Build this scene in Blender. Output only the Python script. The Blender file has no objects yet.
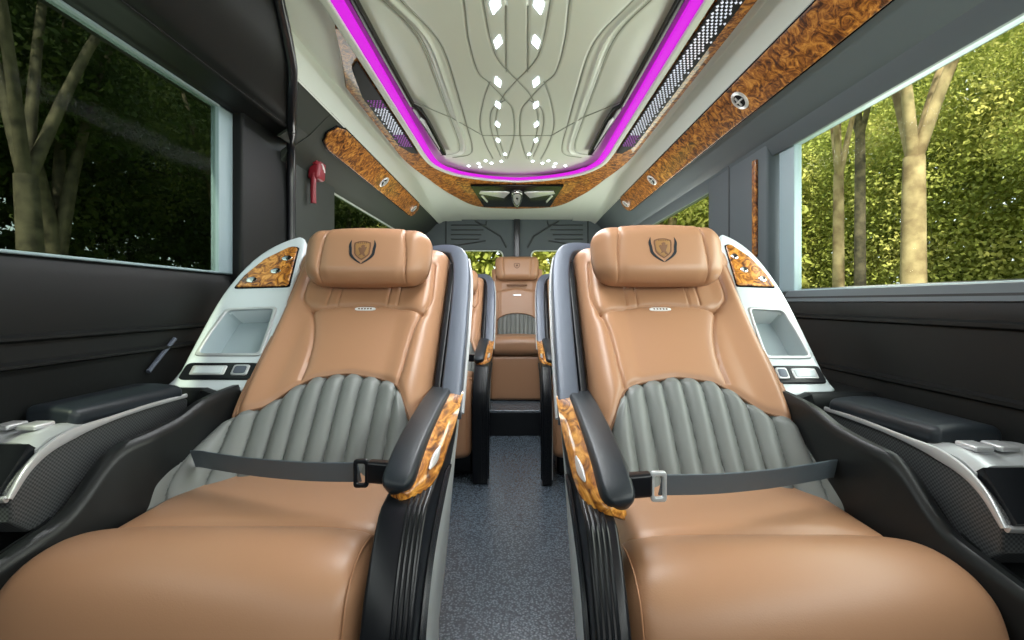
import bpy, bmesh, math, random
import numpy as np
from mathutils import Vector, Matrix

C = bpy.context.scene.collection
PI = math.pi
CAM_Z = 0.95

# ------------------------------------------------------------------ camera
cd = bpy.data.cameras.new('camera')
cam = bpy.data.objects.new('camera', cd)
C.objects.link(cam)
cam.location = (0, 0, CAM_Z)
cam.rotation_euler = (PI/2, 0, 0)
cd.sensor_width = 36
cd.lens = 460/1024*36
cd.shift_x = -5/1024
cd.shift_y = -18/1024
cd.clip_start = 0.02
cd.clip_end = 200
bpy.context.scene.camera = cam

# ------------------------------------------------------------------ world, sun, exposure
world = bpy.data.worlds.new('world')
bpy.context.scene.world = world
world.use_nodes = True
wn = world.node_tree.nodes; wl = world.node_tree.links
bg = wn['Background']
tc = wn.new('ShaderNodeTexCoord'); sp = wn.new('ShaderNodeSeparateXYZ')
rp = wn.new('ShaderNodeValToRGB')
rp.color_ramp.elements[0].position = 0.0; rp.color_ramp.elements[0].color = (.62, .70, .72, 1)
rp.color_ramp.elements[1].position = 0.6; rp.color_ramp.elements[1].color = (.80, .90, 1.0, 1)
wl.new(tc.outputs['Generated'], sp.inputs[0]); wl.new(sp.outputs['Z'], rp.inputs[0])
wl.new(rp.outputs[0], bg.inputs['Color'])
bg.inputs['Strength'].default_value = 3.2

sd = bpy.data.lights.new('sun', 'SUN'); sun = bpy.data.objects.new('sun', sd); C.objects.link(sun)
sd.energy = 16.0; sd.angle = math.radians(2.0); sd.color = (1.0, .93, .78)
sun.rotation_euler = Vector((.16, .60, -.78)).to_track_quat('-Z', 'Y').to_euler()

def area(name, loc, aim, sx, sy, power, col=(1,1,1)):
    d = bpy.data.lights.new(name, 'AREA'); d.shape = 'RECTANGLE'; d.size = sx; d.size_y = sy; d.energy = power; d.color = col
    o = bpy.data.objects.new(name, d); C.objects.link(o); o.location = loc
    o.rotation_euler = Vector(aim).to_track_quat('-Z', 'Y').to_euler(); return o
area('ceiling_lamp_light', (0, 1.95, 1.835), (0, 0, -1), .22, 2.3, 31, (.95, .98, 1))
# unseen fill lamps added inside the windscreen and side windows, boosting daylight
area('windscreen_fill_light', (0, -1.62, 1.25), (0, 1, .12), 1.7, .9, 7, (1, .98, .95))
area('window_fill_light', (.93, .1, 1.22), (-1, .15, .25), 3.0, .42, 26, (.98, 1, .95))
area('window_fill_light', (-.95, .1, 1.30), (1, .15, .20), 2.8, .42, 12, (.95, 1, .98))
area('window_fill_light', (.92, 3.1, 1.22), (-1, 0, .35), 1.6, .42, 12, (.98, 1, .95))
area('window_fill_light', (-.93, 3.1, 1.22), (1, 0, .35), 1.5, .42, 10, (.98, 1, .95))

vs = bpy.context.scene.view_settings
vs.view_transform = 'Standard'; vs.look = 'None'; vs.gamma = 1; vs.use_curve_mapping = False
vs.exposure = 0.1
cy = bpy.context.scene.cycles
cy.max_bounces = 10; cy.diffuse_bounces = 6; cy.glossy_bounces = 4; cy.transmission_bounces = 6
cy.transparent_max_bounces = 12
cy.use_denoising = True
cy.sample_clamp_indirect = 6.0
cy.caustics_reflective = False; cy.caustics_refractive = False

# ------------------------------------------------------------------ materials
M = {}
def mat(name, col=(.5,.5,.5), rough=.5, metal=0.0, coat=0.0, spec=.5, emit=None, estr=0.0):
    m = bpy.data.materials.new(name); m.use_nodes = True
    b = m.node_tree.nodes['Principled BSDF']
    b.inputs['Base Color'].default_value = (*col, 1)
    b.inputs['Roughness'].default_value = rough
    b.inputs['Metallic'].default_value = metal
    b.inputs['Coat Weight'].default_value = coat
    b.inputs['Coat Roughness'].default_value = .04
    b.inputs['Specular IOR Level'].default_value = spec
    if emit:
        b.inputs['Emission Color'].default_value = (*emit, 1)
        b.inputs['Emission Strength'].default_value = estr
    M[name] = m
    return m
def nodes(m):
    return m.node_tree.nodes, m.node_tree.links, m.node_tree.nodes['Principled BSDF']
def objcoord(m, scale=(1,1,1)):
    n, l, b = nodes(m)
    t = n.new('ShaderNodeTexCoord'); mp = n.new('ShaderNodeMapping')
    mp.inputs['Scale'].default_value = scale
    l.new(t.outputs['Object'], mp.inputs['Vector'])
    return mp.outputs['Vector']
def add_bump(m, height, strength, dist):
    n, l, b = nodes(m)
    bp = n.new('ShaderNodeBump'); bp.inputs['Strength'].default_value = strength
    bp.inputs['Distance'].default_value = dist
    l.new(height, bp.inputs['Height']); l.new(bp.outputs[0], b.inputs['Normal'])
def noise_bump(m, scale, strength, dist=.001, detail=3):
    n, l, b = nodes(m)
    v = objcoord(m); t = n.new('ShaderNodeTexNoise')
    t.inputs['Scale'].default_value = scale; t.inputs['Detail'].default_value = detail
    l.new(v, t.inputs['Vector']); add_bump(m, t.outputs['Fac'], strength, dist)
def vary(m, c1, c2, scale, detail=4, lo=.35, hi=.65):
    n, l, b = nodes(m)
    v = objcoord(m); t = n.new('ShaderNodeTexNoise')
    t.inputs['Scale'].default_value = scale; t.inputs['Detail'].default_value = detail
    l.new(v, t.inputs['Vector'])
    r = n.new('ShaderNodeValToRGB')
    r.color_ramp.elements[0].position = lo; r.color_ramp.elements[0].color = (*c1, 1)
    r.color_ramp.elements[1].position = hi; r.color_ramp.elements[1].color = (*c2, 1)
    l.new(t.outputs['Fac'], r.inputs[0]); l.new(r.outputs[0], b.inputs['Base Color'])
    return r

m = mat('tan_leather', (.385,.205,.113), .38, spec=.5); noise_bump(m, 420, .25, .0006)
m = mat('tan_piping', (.36,.175,.085), .5)
m = mat('tan_dark_seam', (.16,.075,.035), .6)
m = mat('grey_leather', (.165,.178,.170), .42, spec=.45); noise_bump(m, 420, .25, .0006)
m = mat('black_leather', (.014,.019,.024), .42, spec=.35); noise_bump(m, 500, .3, .0005)
m = mat('black_plastic', (.006,.007,.009), .30, spec=.3)
m = mat('console_black', (.009,.0105,.011), .36, spec=.35); noise_bump(m, 700, .15, .0004)
m = mat('carbon_mesh', (.045,.050,.052), .40)
n_, l_, b_ = nodes(m)
v = objcoord(m, (1,1,1)); ck = n_.new('ShaderNodeTexChecker'); ck.inputs['Scale'].default_value = 260
ck.inputs[1].default_value = (.075,.08,.082,1); ck.inputs[2].default_value = (.022,.024,.026,1)
l_.new(v, ck.inputs['Vector']); l_.new(ck.outputs['Color'], b_.inputs['Base Color'])
m = mat('door_black', (.0075,.0085,.0085), .5, spec=.2); noise_bump(m, 300, .2, .0006)
m = mat('panel_dark', (.028,.033,.035), .5, spec=.3); noise_bump(m, 300, .2, .0006)
m = mat('panel_slate', (.070,.086,.095), .55, spec=.3); noise_bump(m, 300, .2, .0006)
m = mat('pillar_olive', (.028,.034,.029), .55, spec=.3)
m = mat('rubber', (.008,.009,.012), .28, spec=.6)
m = mat('frame_light', (.24,.32,.35), .45)
m = mat('shell_grey', (.090,.107,.140), .45, metal=.2, coat=.1)
m = mat('shell_light', (.62,.65,.64), .4)
m = mat('white_panel', (.60,.67,.69), .28, coat=.5)
m = mat('pocket_grey', (.36,.44,.47), .45)
m = mat('silver', (.66,.67,.68), .28, metal=.55)
m = mat('silver_satin', (.55,.57,.58), .38, metal=.5)
m = mat('chrome', (.8,.8,.8), .08, metal=1)
m = mat('headliner', (.52,.56,.50), .5)
m = mat('ceiling_cream', (.56,.60,.53), .36, spec=.5)
m = mat('groove', (.26,.28,.23), .7)  # dark tone for the shade painted into the ceiling grooves
m = mat('gloss_black', (.004,.004,.005), .2, spec=.12)
m = mat('hammer_red', (.22,.012,.022), .4)
m = mat('white_mark', (.8,.8,.8), .5)
m = mat('emblem_gold', (.30,.155,.05), .5)
m = mat('tag_white', (.82,.83,.84), .3, metal=.2)
m = mat('belt', (.075,.10,.12), .42)
n_, l_, b_ = nodes(m); v = objcoord(m)
wv = n_.new('ShaderNodeTexWave'); wv.inputs['Scale'].default_value = 160; l_.new(v, wv.inputs['Vector'])
add_bump(m, wv.outputs['Fac'], .3, .0008)
m = mat('magenta_led', (.10,.004,.12), .6, spec=.1, emit=(.80,.014,.86), estr=.78)
m = mat('led_white', (.9,.9,1), .5, emit=(.78,.88,1.0), estr=7)
m = mat('crystal', (.75,.77,.82), .12, metal=.6, emit=(.8,.85,1.0), estr=.55)  # glow added to brighten the crystals, which are no lamps
m = mat('crystal_violet_lit', (.5,.2,.6), .12, metal=.6, emit=(.6,.1,.8), estr=.18)  # purple light on the end crystals, put into colour and glow
m = mat('grille_black', (.006,.006,.007), .6, spec=.15)
# burl walnut veneer under clear lacquer
m = mat('burl', (.3,.12,.03), .5, coat=.4, spec=.15)
n_, l_, b_ = nodes(m); v = objcoord(m)
n1 = n_.new('ShaderNodeTexNoise'); n1.inputs['Scale'].default_value = 22; n1.inputs['Detail'].default_value = 8
n1.inputs['Distortion'].default_value = 2.2; n1.inputs['Roughness'].default_value = .65
l_.new(v, n1.inputs['Vector'])
r1 = n_.new('ShaderNodeValToRGB'); e = r1.color_ramp.elements
e[0].position = .36; e[0].color = (.035,.010,.003,1); e[1].position = .66; e[1].color = (.62,.28,.055,1)
k = e.new(.46); k.color = (.17,.055,.010,1); k = e.new(.54); k.color = (.36,.135,.022,1)
l_.new(n1.outputs['Fac'], r1.inputs[0])
vo = n_.new('ShaderNodeTexVoronoi'); vo.inputs['Scale'].default_value = 40; l_.new(v, vo.inputs['Vector'])
r2 = n_.new('ShaderNodeValToRGB'); r2.color_ramp.elements[0].position = .05; r2.color_ramp.elements[0].color = (.30,.25,.2,1)
r2.color_ramp.elements[1].position = .28; r2.color_ramp.elements[1].color = (1,1,1,1)
l_.new(vo.outputs['Distance'], r2.inputs[0])
mx = n_.new('ShaderNodeMix'); mx.data_type = 'RGBA'; mx.blend_type = 'MULTIPLY'; mx.inputs[0].default_value = .8
l_.new(r1.outputs[0], mx.inputs[6]); l_.new(r2.outputs[0], mx.inputs[7]); l_.new(mx.outputs[2], b_.inputs['Base Color'])
# streaky burl on the arm panels
m = mat('burl_bright', (.5,.22,.05), .45, coat=.8, spec=.3)
n_, l_, b_ = nodes(m); v = objcoord(m, (1,.35,1))
n1 = n_.new('ShaderNodeTexNoise'); n1.inputs['Scale'].default_value = 30; n1.inputs['Detail'].default_value = 8
n1.inputs['Distortion'].default_value = 2.8; l_.new(v, n1.inputs['Vector'])
r1 = n_.new('ShaderNodeValToRGB'); e = r1.color_ramp.elements
e[0].position = .34; e[0].color = (.07,.018,.003,1); e[1].position = .70; e[1].color = (.80,.40,.09,1)
k = e.new(.47); k.color = (.36,.13,.018,1); k = e.new(.56); k.color = (.58,.24,.035,1)
l_.new(n1.outputs['Fac'], r1.inputs[0]); l_.new(r1.outputs[0], b_.inputs['Base Color'])
# woven vinyl floor
m = mat('floor_weave', (.05,.06,.075), .24, spec=.7)
n_, l_, b_ = nodes(m); v = objcoord(m)
ns = n_.new('ShaderNodeTexNoise'); ns.inputs['Scale'].default_value = 45; ns.inputs['Detail'].default_value = 5; l_.new(v, ns.inputs['Vector'])
w1 = n_.new('ShaderNodeTexVoronoi'); w1.inputs['Scale'].default_value = 130; l_.new(v, w1.inputs['Vector'])
r1 = n_.new('ShaderNodeValToRGB'); r1.color_ramp.elements[0].position = .1; r1.color_ramp.elements[0].color = (.135,.17,.205,1)
r1.color_ramp.elements[1].position = .6; r1.color_ramp.elements[1].color = (.045,.058,.074,1)
l_.new(w1.outputs['Distance'], r1.inputs[0]); l_.new(r1.outputs[0], b_.inputs['Base Color'])
add_bump(m, w1.outputs['Distance'], .35, .002)
# glass
def glass(name, tint, fres=.06):
    m = bpy.data.materials.new(name); m.use_nodes = True
    n = m.node_tree.nodes; l = m.node_tree.links; n.clear()
    o = n.new('ShaderNodeOutputMaterial'); t = n.new('ShaderNodeBsdfTransparent'); g = n.new('ShaderNodeBsdfGlossy')
    g.inputs['Roughness'].default_value = .02; g.inputs[0].default_value = (.5,.5,.5,1); t.inputs[0].default_value = (*tint, 1)
    mx = n.new('ShaderNodeMixShader'); f = n.new('ShaderNodeLayerWeight'); f.inputs[0].default_value = .5
    pw = n.new('ShaderNodeMath'); pw.operation = 'POWER'; pw.inputs[1].default_value = 5.0
    ml = n.new('ShaderNodeMath'); ml.operation = 'MULTIPLY_ADD'; ml.inputs[1].default_value = .05; ml.inputs[2].default_value = .0003
    l.new(f.outputs['Facing'], pw.inputs[0]); l.new(pw.outputs[0], ml.inputs[0]); l.new(ml.outputs[0], mx.inputs[0]); l.new(t.outputs[0], mx.inputs[1]); l.new(g.outputs[0], mx.inputs[2])
    l.new(mx.outputs[0], o.inputs[0]); M[name] = m
glass('glass_clear', (.90,.92,.88)); glass('glass_tint', (.40,.44,.40)); glass('glass_front', (.34,.36,.35))
# outdoors
def leafmat(name, ramp, scale):
    m = mat(name, (.1,.2,.03), .6, spec=.2)
    n, l, b = nodes(m); v = objcoord(m)
    t = n.new('ShaderNodeTexNoise'); t.inputs['Scale'].default_value = scale; t.inputs['Detail'].default_value = 3
    l.new(v, t.inputs['Vector']); r = n.new('ShaderNodeValToRGB')
    r.color_ramp.elements[0].position = .3; r.color_ramp.elements[0].color = (*ramp[0],1)
    r.color_ramp.elements[1].position = .7; r.color_ramp.elements[1].color = (*ramp[2],1)
    k = r.color_ramp.elements.new(.5); k.color = (*ramp[1],1)
    l.new(t.outputs['Fac'], r.inputs[0]); l.new(r.outputs[0], b.inputs['Base Color'])
    tr = n.new('ShaderNodeBsdfTranslucent'); mx = n.new('ShaderNodeMixShader'); mx.inputs[0].default_value = .4
    l.new(r.outputs[0], tr.inputs[0]); o = n['Material Output']
    l.new(b.outputs[0], mx.inputs[1]); l.new(tr.outputs[0], mx.inputs[2]); l.new(mx.outputs[0], o.inputs[0])
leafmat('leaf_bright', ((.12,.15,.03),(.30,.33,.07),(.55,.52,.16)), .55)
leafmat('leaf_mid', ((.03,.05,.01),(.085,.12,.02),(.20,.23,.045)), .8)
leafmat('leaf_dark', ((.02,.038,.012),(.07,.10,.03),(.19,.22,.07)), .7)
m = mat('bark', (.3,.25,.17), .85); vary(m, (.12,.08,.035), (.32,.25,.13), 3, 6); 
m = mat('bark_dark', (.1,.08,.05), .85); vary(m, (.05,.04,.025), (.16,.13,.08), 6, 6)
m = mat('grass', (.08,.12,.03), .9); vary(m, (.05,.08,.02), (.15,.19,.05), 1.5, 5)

# ------------------------------------------------------------------ geometry helpers
def mk(name, verts, faces, material, parent=None, smooth=True, fn=None, recalc=True):
    if fn is not None: verts = [fn(*v) for v in verts]
    me = bpy.data.meshes.new(name)
    me.from_pydata([tuple(map(float, v)) for v in verts], [], [tuple(f) for f in faces])
    if recalc:
        bm = bmesh.new(); bm.from_mesh(me)
        bmesh.ops.recalc_face_normals(bm, faces=bm.faces[:]); bm.to_mesh(me); bm.free()
    mats = material if isinstance(material, (list, tuple)) else [material]
    for q in mats: me.materials.append(M[q])
    me.update()
    if smooth:
        me.polygons.foreach_set('use_smooth', [True]*len(me.polygons))
        me.set_sharp_from_angle(angle=math.radians(38))
    o = bpy.data.objects.new(name, me); C.objects.link(o)
    if parent is not None: o.parent = parent
    return o
def join(*parts):
    V, F = [], []
    for v, f in parts:
        b = len(V); V += list(v); F += [tuple(i+b for i in q) for q in f]
    return V, F
def xf(g, fn):
    return [fn(*v) for v in g[0]], g[1]
def axis(h, r, n, m_=4):
    a = []
    if r > 0:
        for k in range(m_, 0, -1): a.append(-(h-r) - r*math.tan(PI/4*k/m_))
    L = h-r
    for k in range(n+1): a.append(-L + 2*L*k/n)
    if r > 0:
        for k in range(1, m_+1): a.append((h-r) + r*math.tan(PI/4*k/m_))
    return a
def rbox(hx, hy, hz, r, n=(1,1,1), c=(0,0,0), m_=4):
    """rounded box, half sizes h*, edge radius r"""
    A = [axis(h, r, k, m_) for h, k in zip((hx,hy,hz), n)]
    H = (hx,hy,hz); idx = {}; V = []; F = []
    def vid(i, j, k):
        key = (i,j,k)
        if key in idx: return idx[key]
        p = [A[0][i], A[1][j], A[2][k]]
        q = [max(-(H[t]-r), min(H[t]-r, p[t])) for t in range(3)]
        d = [p[t]-q[t] for t in range(3)]; L = math.sqrt(sum(x*x for x in d))
        if L > 1e-9: p = [q[t] + d[t]/L*r for t in range(3)]
        idx[key] = len(V); V.append(tuple(p[t]+c[t] for t in range(3))); return idx[key]
    nx, ny, nz = (len(a)-1 for a in A)
    for i in range(nx):
        for j in range(ny):
            for k in (0, nz): F.append((vid(i,j,k), vid(i+1,j,k), vid(i+1,j+1,k), vid(i,j+1,k)))
    for i in range(nx):
        for k in range(nz):
            for j in (0, ny): F.append((vid(i,j,k), vid(i+1,j,k), vid(i+1,j,k+1), vid(i,j,k+1)))
    for j in range(ny):
        for k in range(nz):
            for i in (0, nx): F.append((vid(i,j,k), vid(i,j+1,k), vid(i,j+1,k+1), vid(i,j,k+1)))
    return V, F
def box(x0, x1, y0, y1, z0, z1, r=.0):
    hx, hy, hz = abs(x1-x0)/2, abs(y1-y0)/2, abs(z1-z0)/2
    r = min(r, hx*.98, hy*.98, hz*.98)
    return rbox(hx, hy, hz, r, (1,1,1), ((x0+x1)/2, (y0+y1)/2, (z0+z1)/2), 3)
def smooth_path(pts, n=6, closed=False):
    P = [Vector(p) for p in pts]; out = []; N = len(P)
    rng = range(N) if closed else range(N-1)
    for i in rng:
        if closed: p0, p1, p2, p3 = P[(i-1)%N], P[i], P[(i+1)%N], P[(i+2)%N]
        else: p0, p1, p2, p3 = P[max(i-1,0)], P[i], P[i+1], P[min(i+2,N-1)]
        for k in range(n):
            t = k/n
            out.append(.5*((2*p1) + (p2-p0)*t + (2*p0-5*p1+4*p2-p3)*t*t + (3*p1-p0-3*p2+p3)*t**3))
    if not closed: out.append(P[-1].copy())
    return out
def sweep(path, prof, ref=(0,0,1), scale=None, cap=True, closed=False):
    """profile (a, b): a along side = tangent x ref, b along ref made perpendicular"""
    P = [Vector(p) for p in path]; V = []; F = []; n = len(prof); N = len(P)
    for i, p in enumerate(P):
        if closed: t = P[(i+1)%N] - P[(i-1)%N]
        else: t = P[min(i+1,N-1)] - P[max(i-1,0)]
        t.normalize(); rf = Vector(ref[i]) if isinstance(ref, list) else Vector(ref)
        s = t.cross(rf); s.normalize(); u = s.cross(t)
        k = scale[i] if scale is not None else 1
        ka, kb = k if isinstance(k, tuple) else (k, k)
        for a, b in prof: V.append(tuple(p + s*a*ka + u*b*kb))
    for i in range(N if closed else N-1):
        j = (i+1) % N
        for q in range(n):
            r_ = (q+1) % n; F.append((i*n+q, i*n+r_, j*n+r_, j*n+q))
    if cap and not closed:
        F.append(tuple(range(n))); F.append(tuple((N-1)*n+q for q in range(n)))
    return V, F
def circ(r, n=10, ry=None):
    return [(r*math.cos(2*PI*k/n), (ry or r)*math.sin(2*PI*k/n)) for k in range(n)]
def rrect(w, h, r, n=3):
    out = []
    for cx_, cy_, a0 in ((w-r,h-r,0),(-w+r,h-r,90),(-w+r,-h+r,180),(w-r,-h+r,270)):
        for k in range(n+1):
            a = math.radians(a0+90*k/n); out.append((cx_+r*math.cos(a), cy_+r*math.sin(a)))
    return out
def tube(path, r, n=10, ref=(0,0,1), scale=None): return sweep(path, circ(r, n), ref, scale)
def lathe(prof, n=20, c=(0,0,0), ax='z'):
    V = []; F = []; m_ = len(prof)
    for k in range(n):
        a = 2*PI*k/n
        for r, z in prof:
            p = (r*math.cos(a), r*math.sin(a), z)
            if ax == 'x': p = (p[2], p[0], p[1])
            if ax == 'y': p = (p[0], p[2], p[1])
            V.append((p[0]+c[0], p[1]+c[1], p[2]+c[2]))
    for k in range(n):
        for q in range(m_-1): F.append((k*m_+q, ((k+1)%n)*m_+q, ((k+1)%n)*m_+q+1, k*m_+q+1))
    F.append(tuple(k*m_ for k in range(n))); F.append(tuple(k*m_+m_-1 for k in range(n)))
    return V, F
def plate(outlines, depth, bevel=0.0, res=2):
    """flat plate with holes from 2-D outlines, thickness along +z from 0 to depth"""
    cu = bpy.data.curves.new('tmp', 'CURVE'); cu.dimensions = '2D'; cu.fill_mode = 'BOTH'
    for pts in outlines:
        s = cu.splines.new('POLY'); s.points.add(len(pts)-1)
        for p, q in zip(s.points, pts): p.co = (q[0], q[1], 0, 1)
        s.use_cyclic_u = True
    cu.extrude = max(depth/2 - bevel, 0); cu.bevel_depth = bevel; cu.bevel_resolution = res; cu.offset = -bevel
    o = bpy.data.objects.new('tmp', cu); C.objects.link(o)
    dg = bpy.context.evaluated_depsgraph_get(); dg.update()
    me = bpy.data.meshes.new_from_object(o.evaluated_get(dg))
    bm = bmesh.new(); bm.from_mesh(me); bmesh.ops.remove_doubles(bm, verts=bm.verts[:], dist=1e-5)
    bm.verts.ensure_lookup_table()
    V = [(v.co.x, v.co.y, v.co.z + depth/2) for v in bm.verts]; F = [tuple(v.index for v in f.verts) for f in bm.faces]
    bm.free(); bpy.data.objects.remove(o); bpy.data.curves.remove(cu); bpy.data.meshes.remove(me)
    return V, F
def prism(poly, x0, x1, bevel=.004):
    """outline in (y,z) extruded along x from x0 to x1"""
    g = plate([poly], abs(x1-x0), bevel)
    a = min(x0, x1)
    return [(a+z, x, y) for x, y, z in g[0]], g[1]
def solidgrid(na, nb, front, back):
    V = []; F = []
    for side in (front, back):
        for i in range(na+1):
            for j in range(nb+1): V.append(side(i/na, j/nb))
    off = (na+1)*(nb+1); I = lambda i, j: i*(nb+1)+j
    for i in range(na):
        for j in range(nb):
            F.append((I(i,j), I(i+1,j), I(i+1,j+1), I(i,j+1)))
            F.append((off+I(i,j), off+I(i,j+1), off+I(i+1,j+1), off+I(i+1,j)))
    for i in range(na):
        for j in (0, nb): F.append((I(i,j), I(i+1,j), off+I(i+1,j), off+I(i,j)))
    for j in range(nb):
        for i in (0, na): F.append((I(i,j), I(i,j+1), off+I(i,j+1), off+I(i,j)))
    return V, F
def arrgrid(P, Q):
    """closed slab from two (na,nb,3) arrays"""
    na, nb = P.shape[0]-1, P.shape[1]-1
    V = [tuple(p) for p in P.reshape(-1,3)] + [tuple(p) for p in Q.reshape(-1,3)]
    off = (na+1)*(nb+1); I = lambda i, j: i*(nb+1)+j; F = []
    for i in range(na):
        for j in range(nb):
            F.append((I(i,j), I(i+1,j), I(i+1,j+1), I(i,j+1)))
            F.append((off+I(i,j), off+I(i,j+1), off+I(i+1,j+1), off+I(i+1,j)))
    for i in range(na):
        for j in (0, nb): F.append((I(i,j), I(i+1,j), off+I(i+1,j), off+I(i,j)))
    for j in range(nb):
        for i in (0, na): F.append((I(i,j), I(i,j+1), off+I(i,j+1), off+I(i,j)))
    return V, F
def tag(o, label=None, cat=None, group=None, kind=None):
    if label: o['label'] = label
    if cat: o['category'] = cat
    if group: o['group'] = group
    if kind: o['kind'] = kind
    return o
def empty(name, loc=(0,0,0), rz=0):
    o = bpy.data.objects.new(name, None); C.objects.link(o)
    o.location = loc; o.rotation_euler = (0,0,rz); o.empty_display_size = .1
    return o
def copy_tree(o, parent=None):
    c = o.copy(); C.objects.link(c); c.parent = parent
    for ch in [q for q in bpy.data.objects if q.parent == o]: copy_tree(ch, c)
    return c
def sstep(a, b, x):
    t = np.clip((x-a)/(b-a), 0, 1); return t*t*(3-2*t)
def polydist(X, Y, pts):
    D = np.full(X.shape, 1e3)
    for (x0,y0), (x1,y1) in zip(pts[:-1], pts[1:]):
        dx, dy = x1-x0, y1-y0; L = dx*dx+dy*dy
        if L < 1e-12: continue
        t = np.clip(((X-x0)*dx+(Y-y0)*dy)/L, 0, 1)
        D = np.minimum(D, np.hypot(X-x0-t*dx, Y-y0-t*dy))
    return D
def sm2(pts, n=8):
    return [(p.x, p.y) for p in smooth_path([(x,y,0) for x,y in pts], n)]
def Z(z): return z + CAM_Z       # heights below are written relative to eye level

# ------------------------------------------------------------------ the shell of the vehicle
Y0, Y1 = -1.7, 4.42
def band(name, sec, y0, y1, material, thick=.012, outward=1, parent=None, structure=True):
    """a panel swept along y; sec = list of (x, z rel eye)"""
    ys = [y0, y1]; V = []; F = []
    n = len(sec)
    for y in ys:
        for x, z in sec: V.append((x, y, Z(z)))
        for x, z in sec: V.append((x + outward*thick, y, Z(z)+thick*.4))
    m_ = 2*n
    for i in range(n-1):
        F.append((i, i+1, m_+i+1, m_+i)); F.append((n+i, m_+n+i, m_+n+i+1, n+i+1))
    for b in (0, m_):
        for i in range(n-1): F.append((b+i, b+n+i, b+n+i+1, b+i+1))
    for i in (0, n-1): F.append((i, m_+i, m_+n+i, n+i))
    o = mk(name, V, F, material, parent)
    if structure and parent is None: o['kind'] = 'structure'
    return o
S_ = 'structure'
# floor
f = mk('floor', *box(-1.0, 1.0, Y0, Y1, -.04, 0), 'floor_weave', smooth=False); tag(f, kind=S_)
pl = mk('trim_1', *box(-.88, .90, 3.27, 4.40, 0.001, .18, .008), 'floor_weave'); tag(pl, 'raised carpeted rear platform step', kind=S_)
mk('riser', *box(-.879,.899,3.262,3.270,.002,.165,.001), 'black_plastic', pl)

def wall_sections(side, xg, x_in, zs, zt, win, extra):
    pass
# right wall : lower trim, header, pillars
lowR = [(.90,-.95),(.905,-.45),(.925,-.20),(.917,-.195),(.917,-.187),(.93,-.182),(.935,-.055),(.927,-.05),(.927,-.042),(.938,-.037),(.94,.015),(.955,.034),(1.0,.040)]
wr = band('wall_right', lowR, Y0, Y1, 'door_black', .02)
band('trim_2', [(.9395,.0),(.9545,.036),(.999,.0425)], Y0, 1.62, 'panel_slate', .004, -1)
hdR = [(1.0,.555),(.955,.545),(.95,.55),(.93,.60),(.925,.602),(.90,.625),(.895,.63),(.84,.672),(.75,.765)]
band('trim_3', hdR, Y0, Y1, 'panel_slate', .02)
def pillar(name, sgn, x, y0, y1, z0, z1, material, t=.07):
    g = box(sgn*x, sgn*(x+t), y0, y1, Z(z0), Z(z1), .012)
    return tag(mk(name, *g, material), kind=S_)
pillar('trim_4', 1, .935, 1.72, 2.25, -.02, .60, 'panel_slate')
pillar('trim_5', 1, .930, 2.02, 2.035, -.02, .605, 'panel_dark')
pillar('trim_6', 1, .935, 4.0, 4.42, -.02, .60, 'panel_slate')
# reveal step beside the big right window
mk('trim_7', *sweep([(.955,1.70,Z(.02)),(.955,1.70,Z(.57))], rrect(.022,.022,.01)), 'panel_dark')['kind'] = S_
mk('trim_8', *sweep([(.938,1.735,Z(.02)),(.938,1.735,Z(.57))], circ(.007)), 'frame_light')['kind'] = S_
# left wall
lowL = [(-.965,-.95),(-.975,-.45),(-.99,-.15),(-.985,-.135),(-.975,-.130),(-.975,-.124),(-.99,-.118),(-.99,-.082),(-.978,-.076),(-.978,-.070),(-.99,-.064),(-.985,.06),(-1.0,.095),(-1.04,.10)]
band('wall_left', lowL, Y0, Y1, 'door_black', .02, -1)
hdL = [(-1.04,.655),(-.975,.655),(-.955,.660),(-.89,.664),(-.885,.660),(-.87,.662),(-.865,.666),(-.83,.676),(-.79,.712),(-.742,.765),(-.712,.82),(-.695,.862),(-.68,.885)]
hend = lambda x, z: abs(x)/(.493 + .035*max(0,(z-.765)/.12)**1.3)
# black door header with a rounded rear upper corner
def door_header():
    N = 40; V = []; F = []; sec = smooth_path([(x,0,z) for x,z in hdL], 3); sec = [(p.x,p.z) for p in sec]
    ns = len(sec)
    for layer in (0, 1):
        for i in range(N+1):
            for j, (x, z) in enumerate(sec):
                yend = hend(max(x,-.955), z)
                y = Y0 + (yend-Y0)*i/N
                V.append((x - .02*layer, y, Z(z)+.015*layer))
    I = lambda l, i, j: l*(N+1)*ns + i*ns + j
    for l in (0, 1):
        for i in range(N):
            for j in range(ns-1): F.append((I(l,i,j), I(l,i+1,j), I(l,i+1,j+1), I(l,i,j+1)))
    for j in range(ns-1):
        for i in (0, N): F.append((I(0,i,j), I(1,i,j), I(1,i,j+1), I(0,i,j+1)))
    for i in range(N):
        for j in (0, ns-1): F.append((I(0,i,j), I(0,i+1,j), I(1,i+1,j), I(1,i,j)))
    mk('trim_9', V, F, 'door_black')['kind'] = S_
    edge = [(x+.004, hend(x,z)+.004, Z(z)-.004) for x, z in sec if x > -.875 and z > .662]
    path = [(-.945,1.925,Z(-.5)),(-.945,1.925,Z(.2)),(-.940,1.915,Z(.50)),(-.925,1.885,Z(.60)),(-.905,1.84,Z(.645))] + edge
    path += [(-.682,1.0,Z(.882)),(-.682,.2,Z(.882)),(-.682,Y0+.02,Z(.882))]
    mk('trim_10', *tube(smooth_path(path, 3), .017, 10, (1,0,0)), 'rubber')['kind'] = S_
door_header()
pillar('trim_11', -1, .955, 1.60, 1.915, -.10, .70, 'door_black', .08)
mk('trim_12', *sweep([(-.985,1.565,Z(.09)),(-.985,1.565,Z(.655))], circ(.008)), 'frame_light')['kind'] = S_
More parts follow.
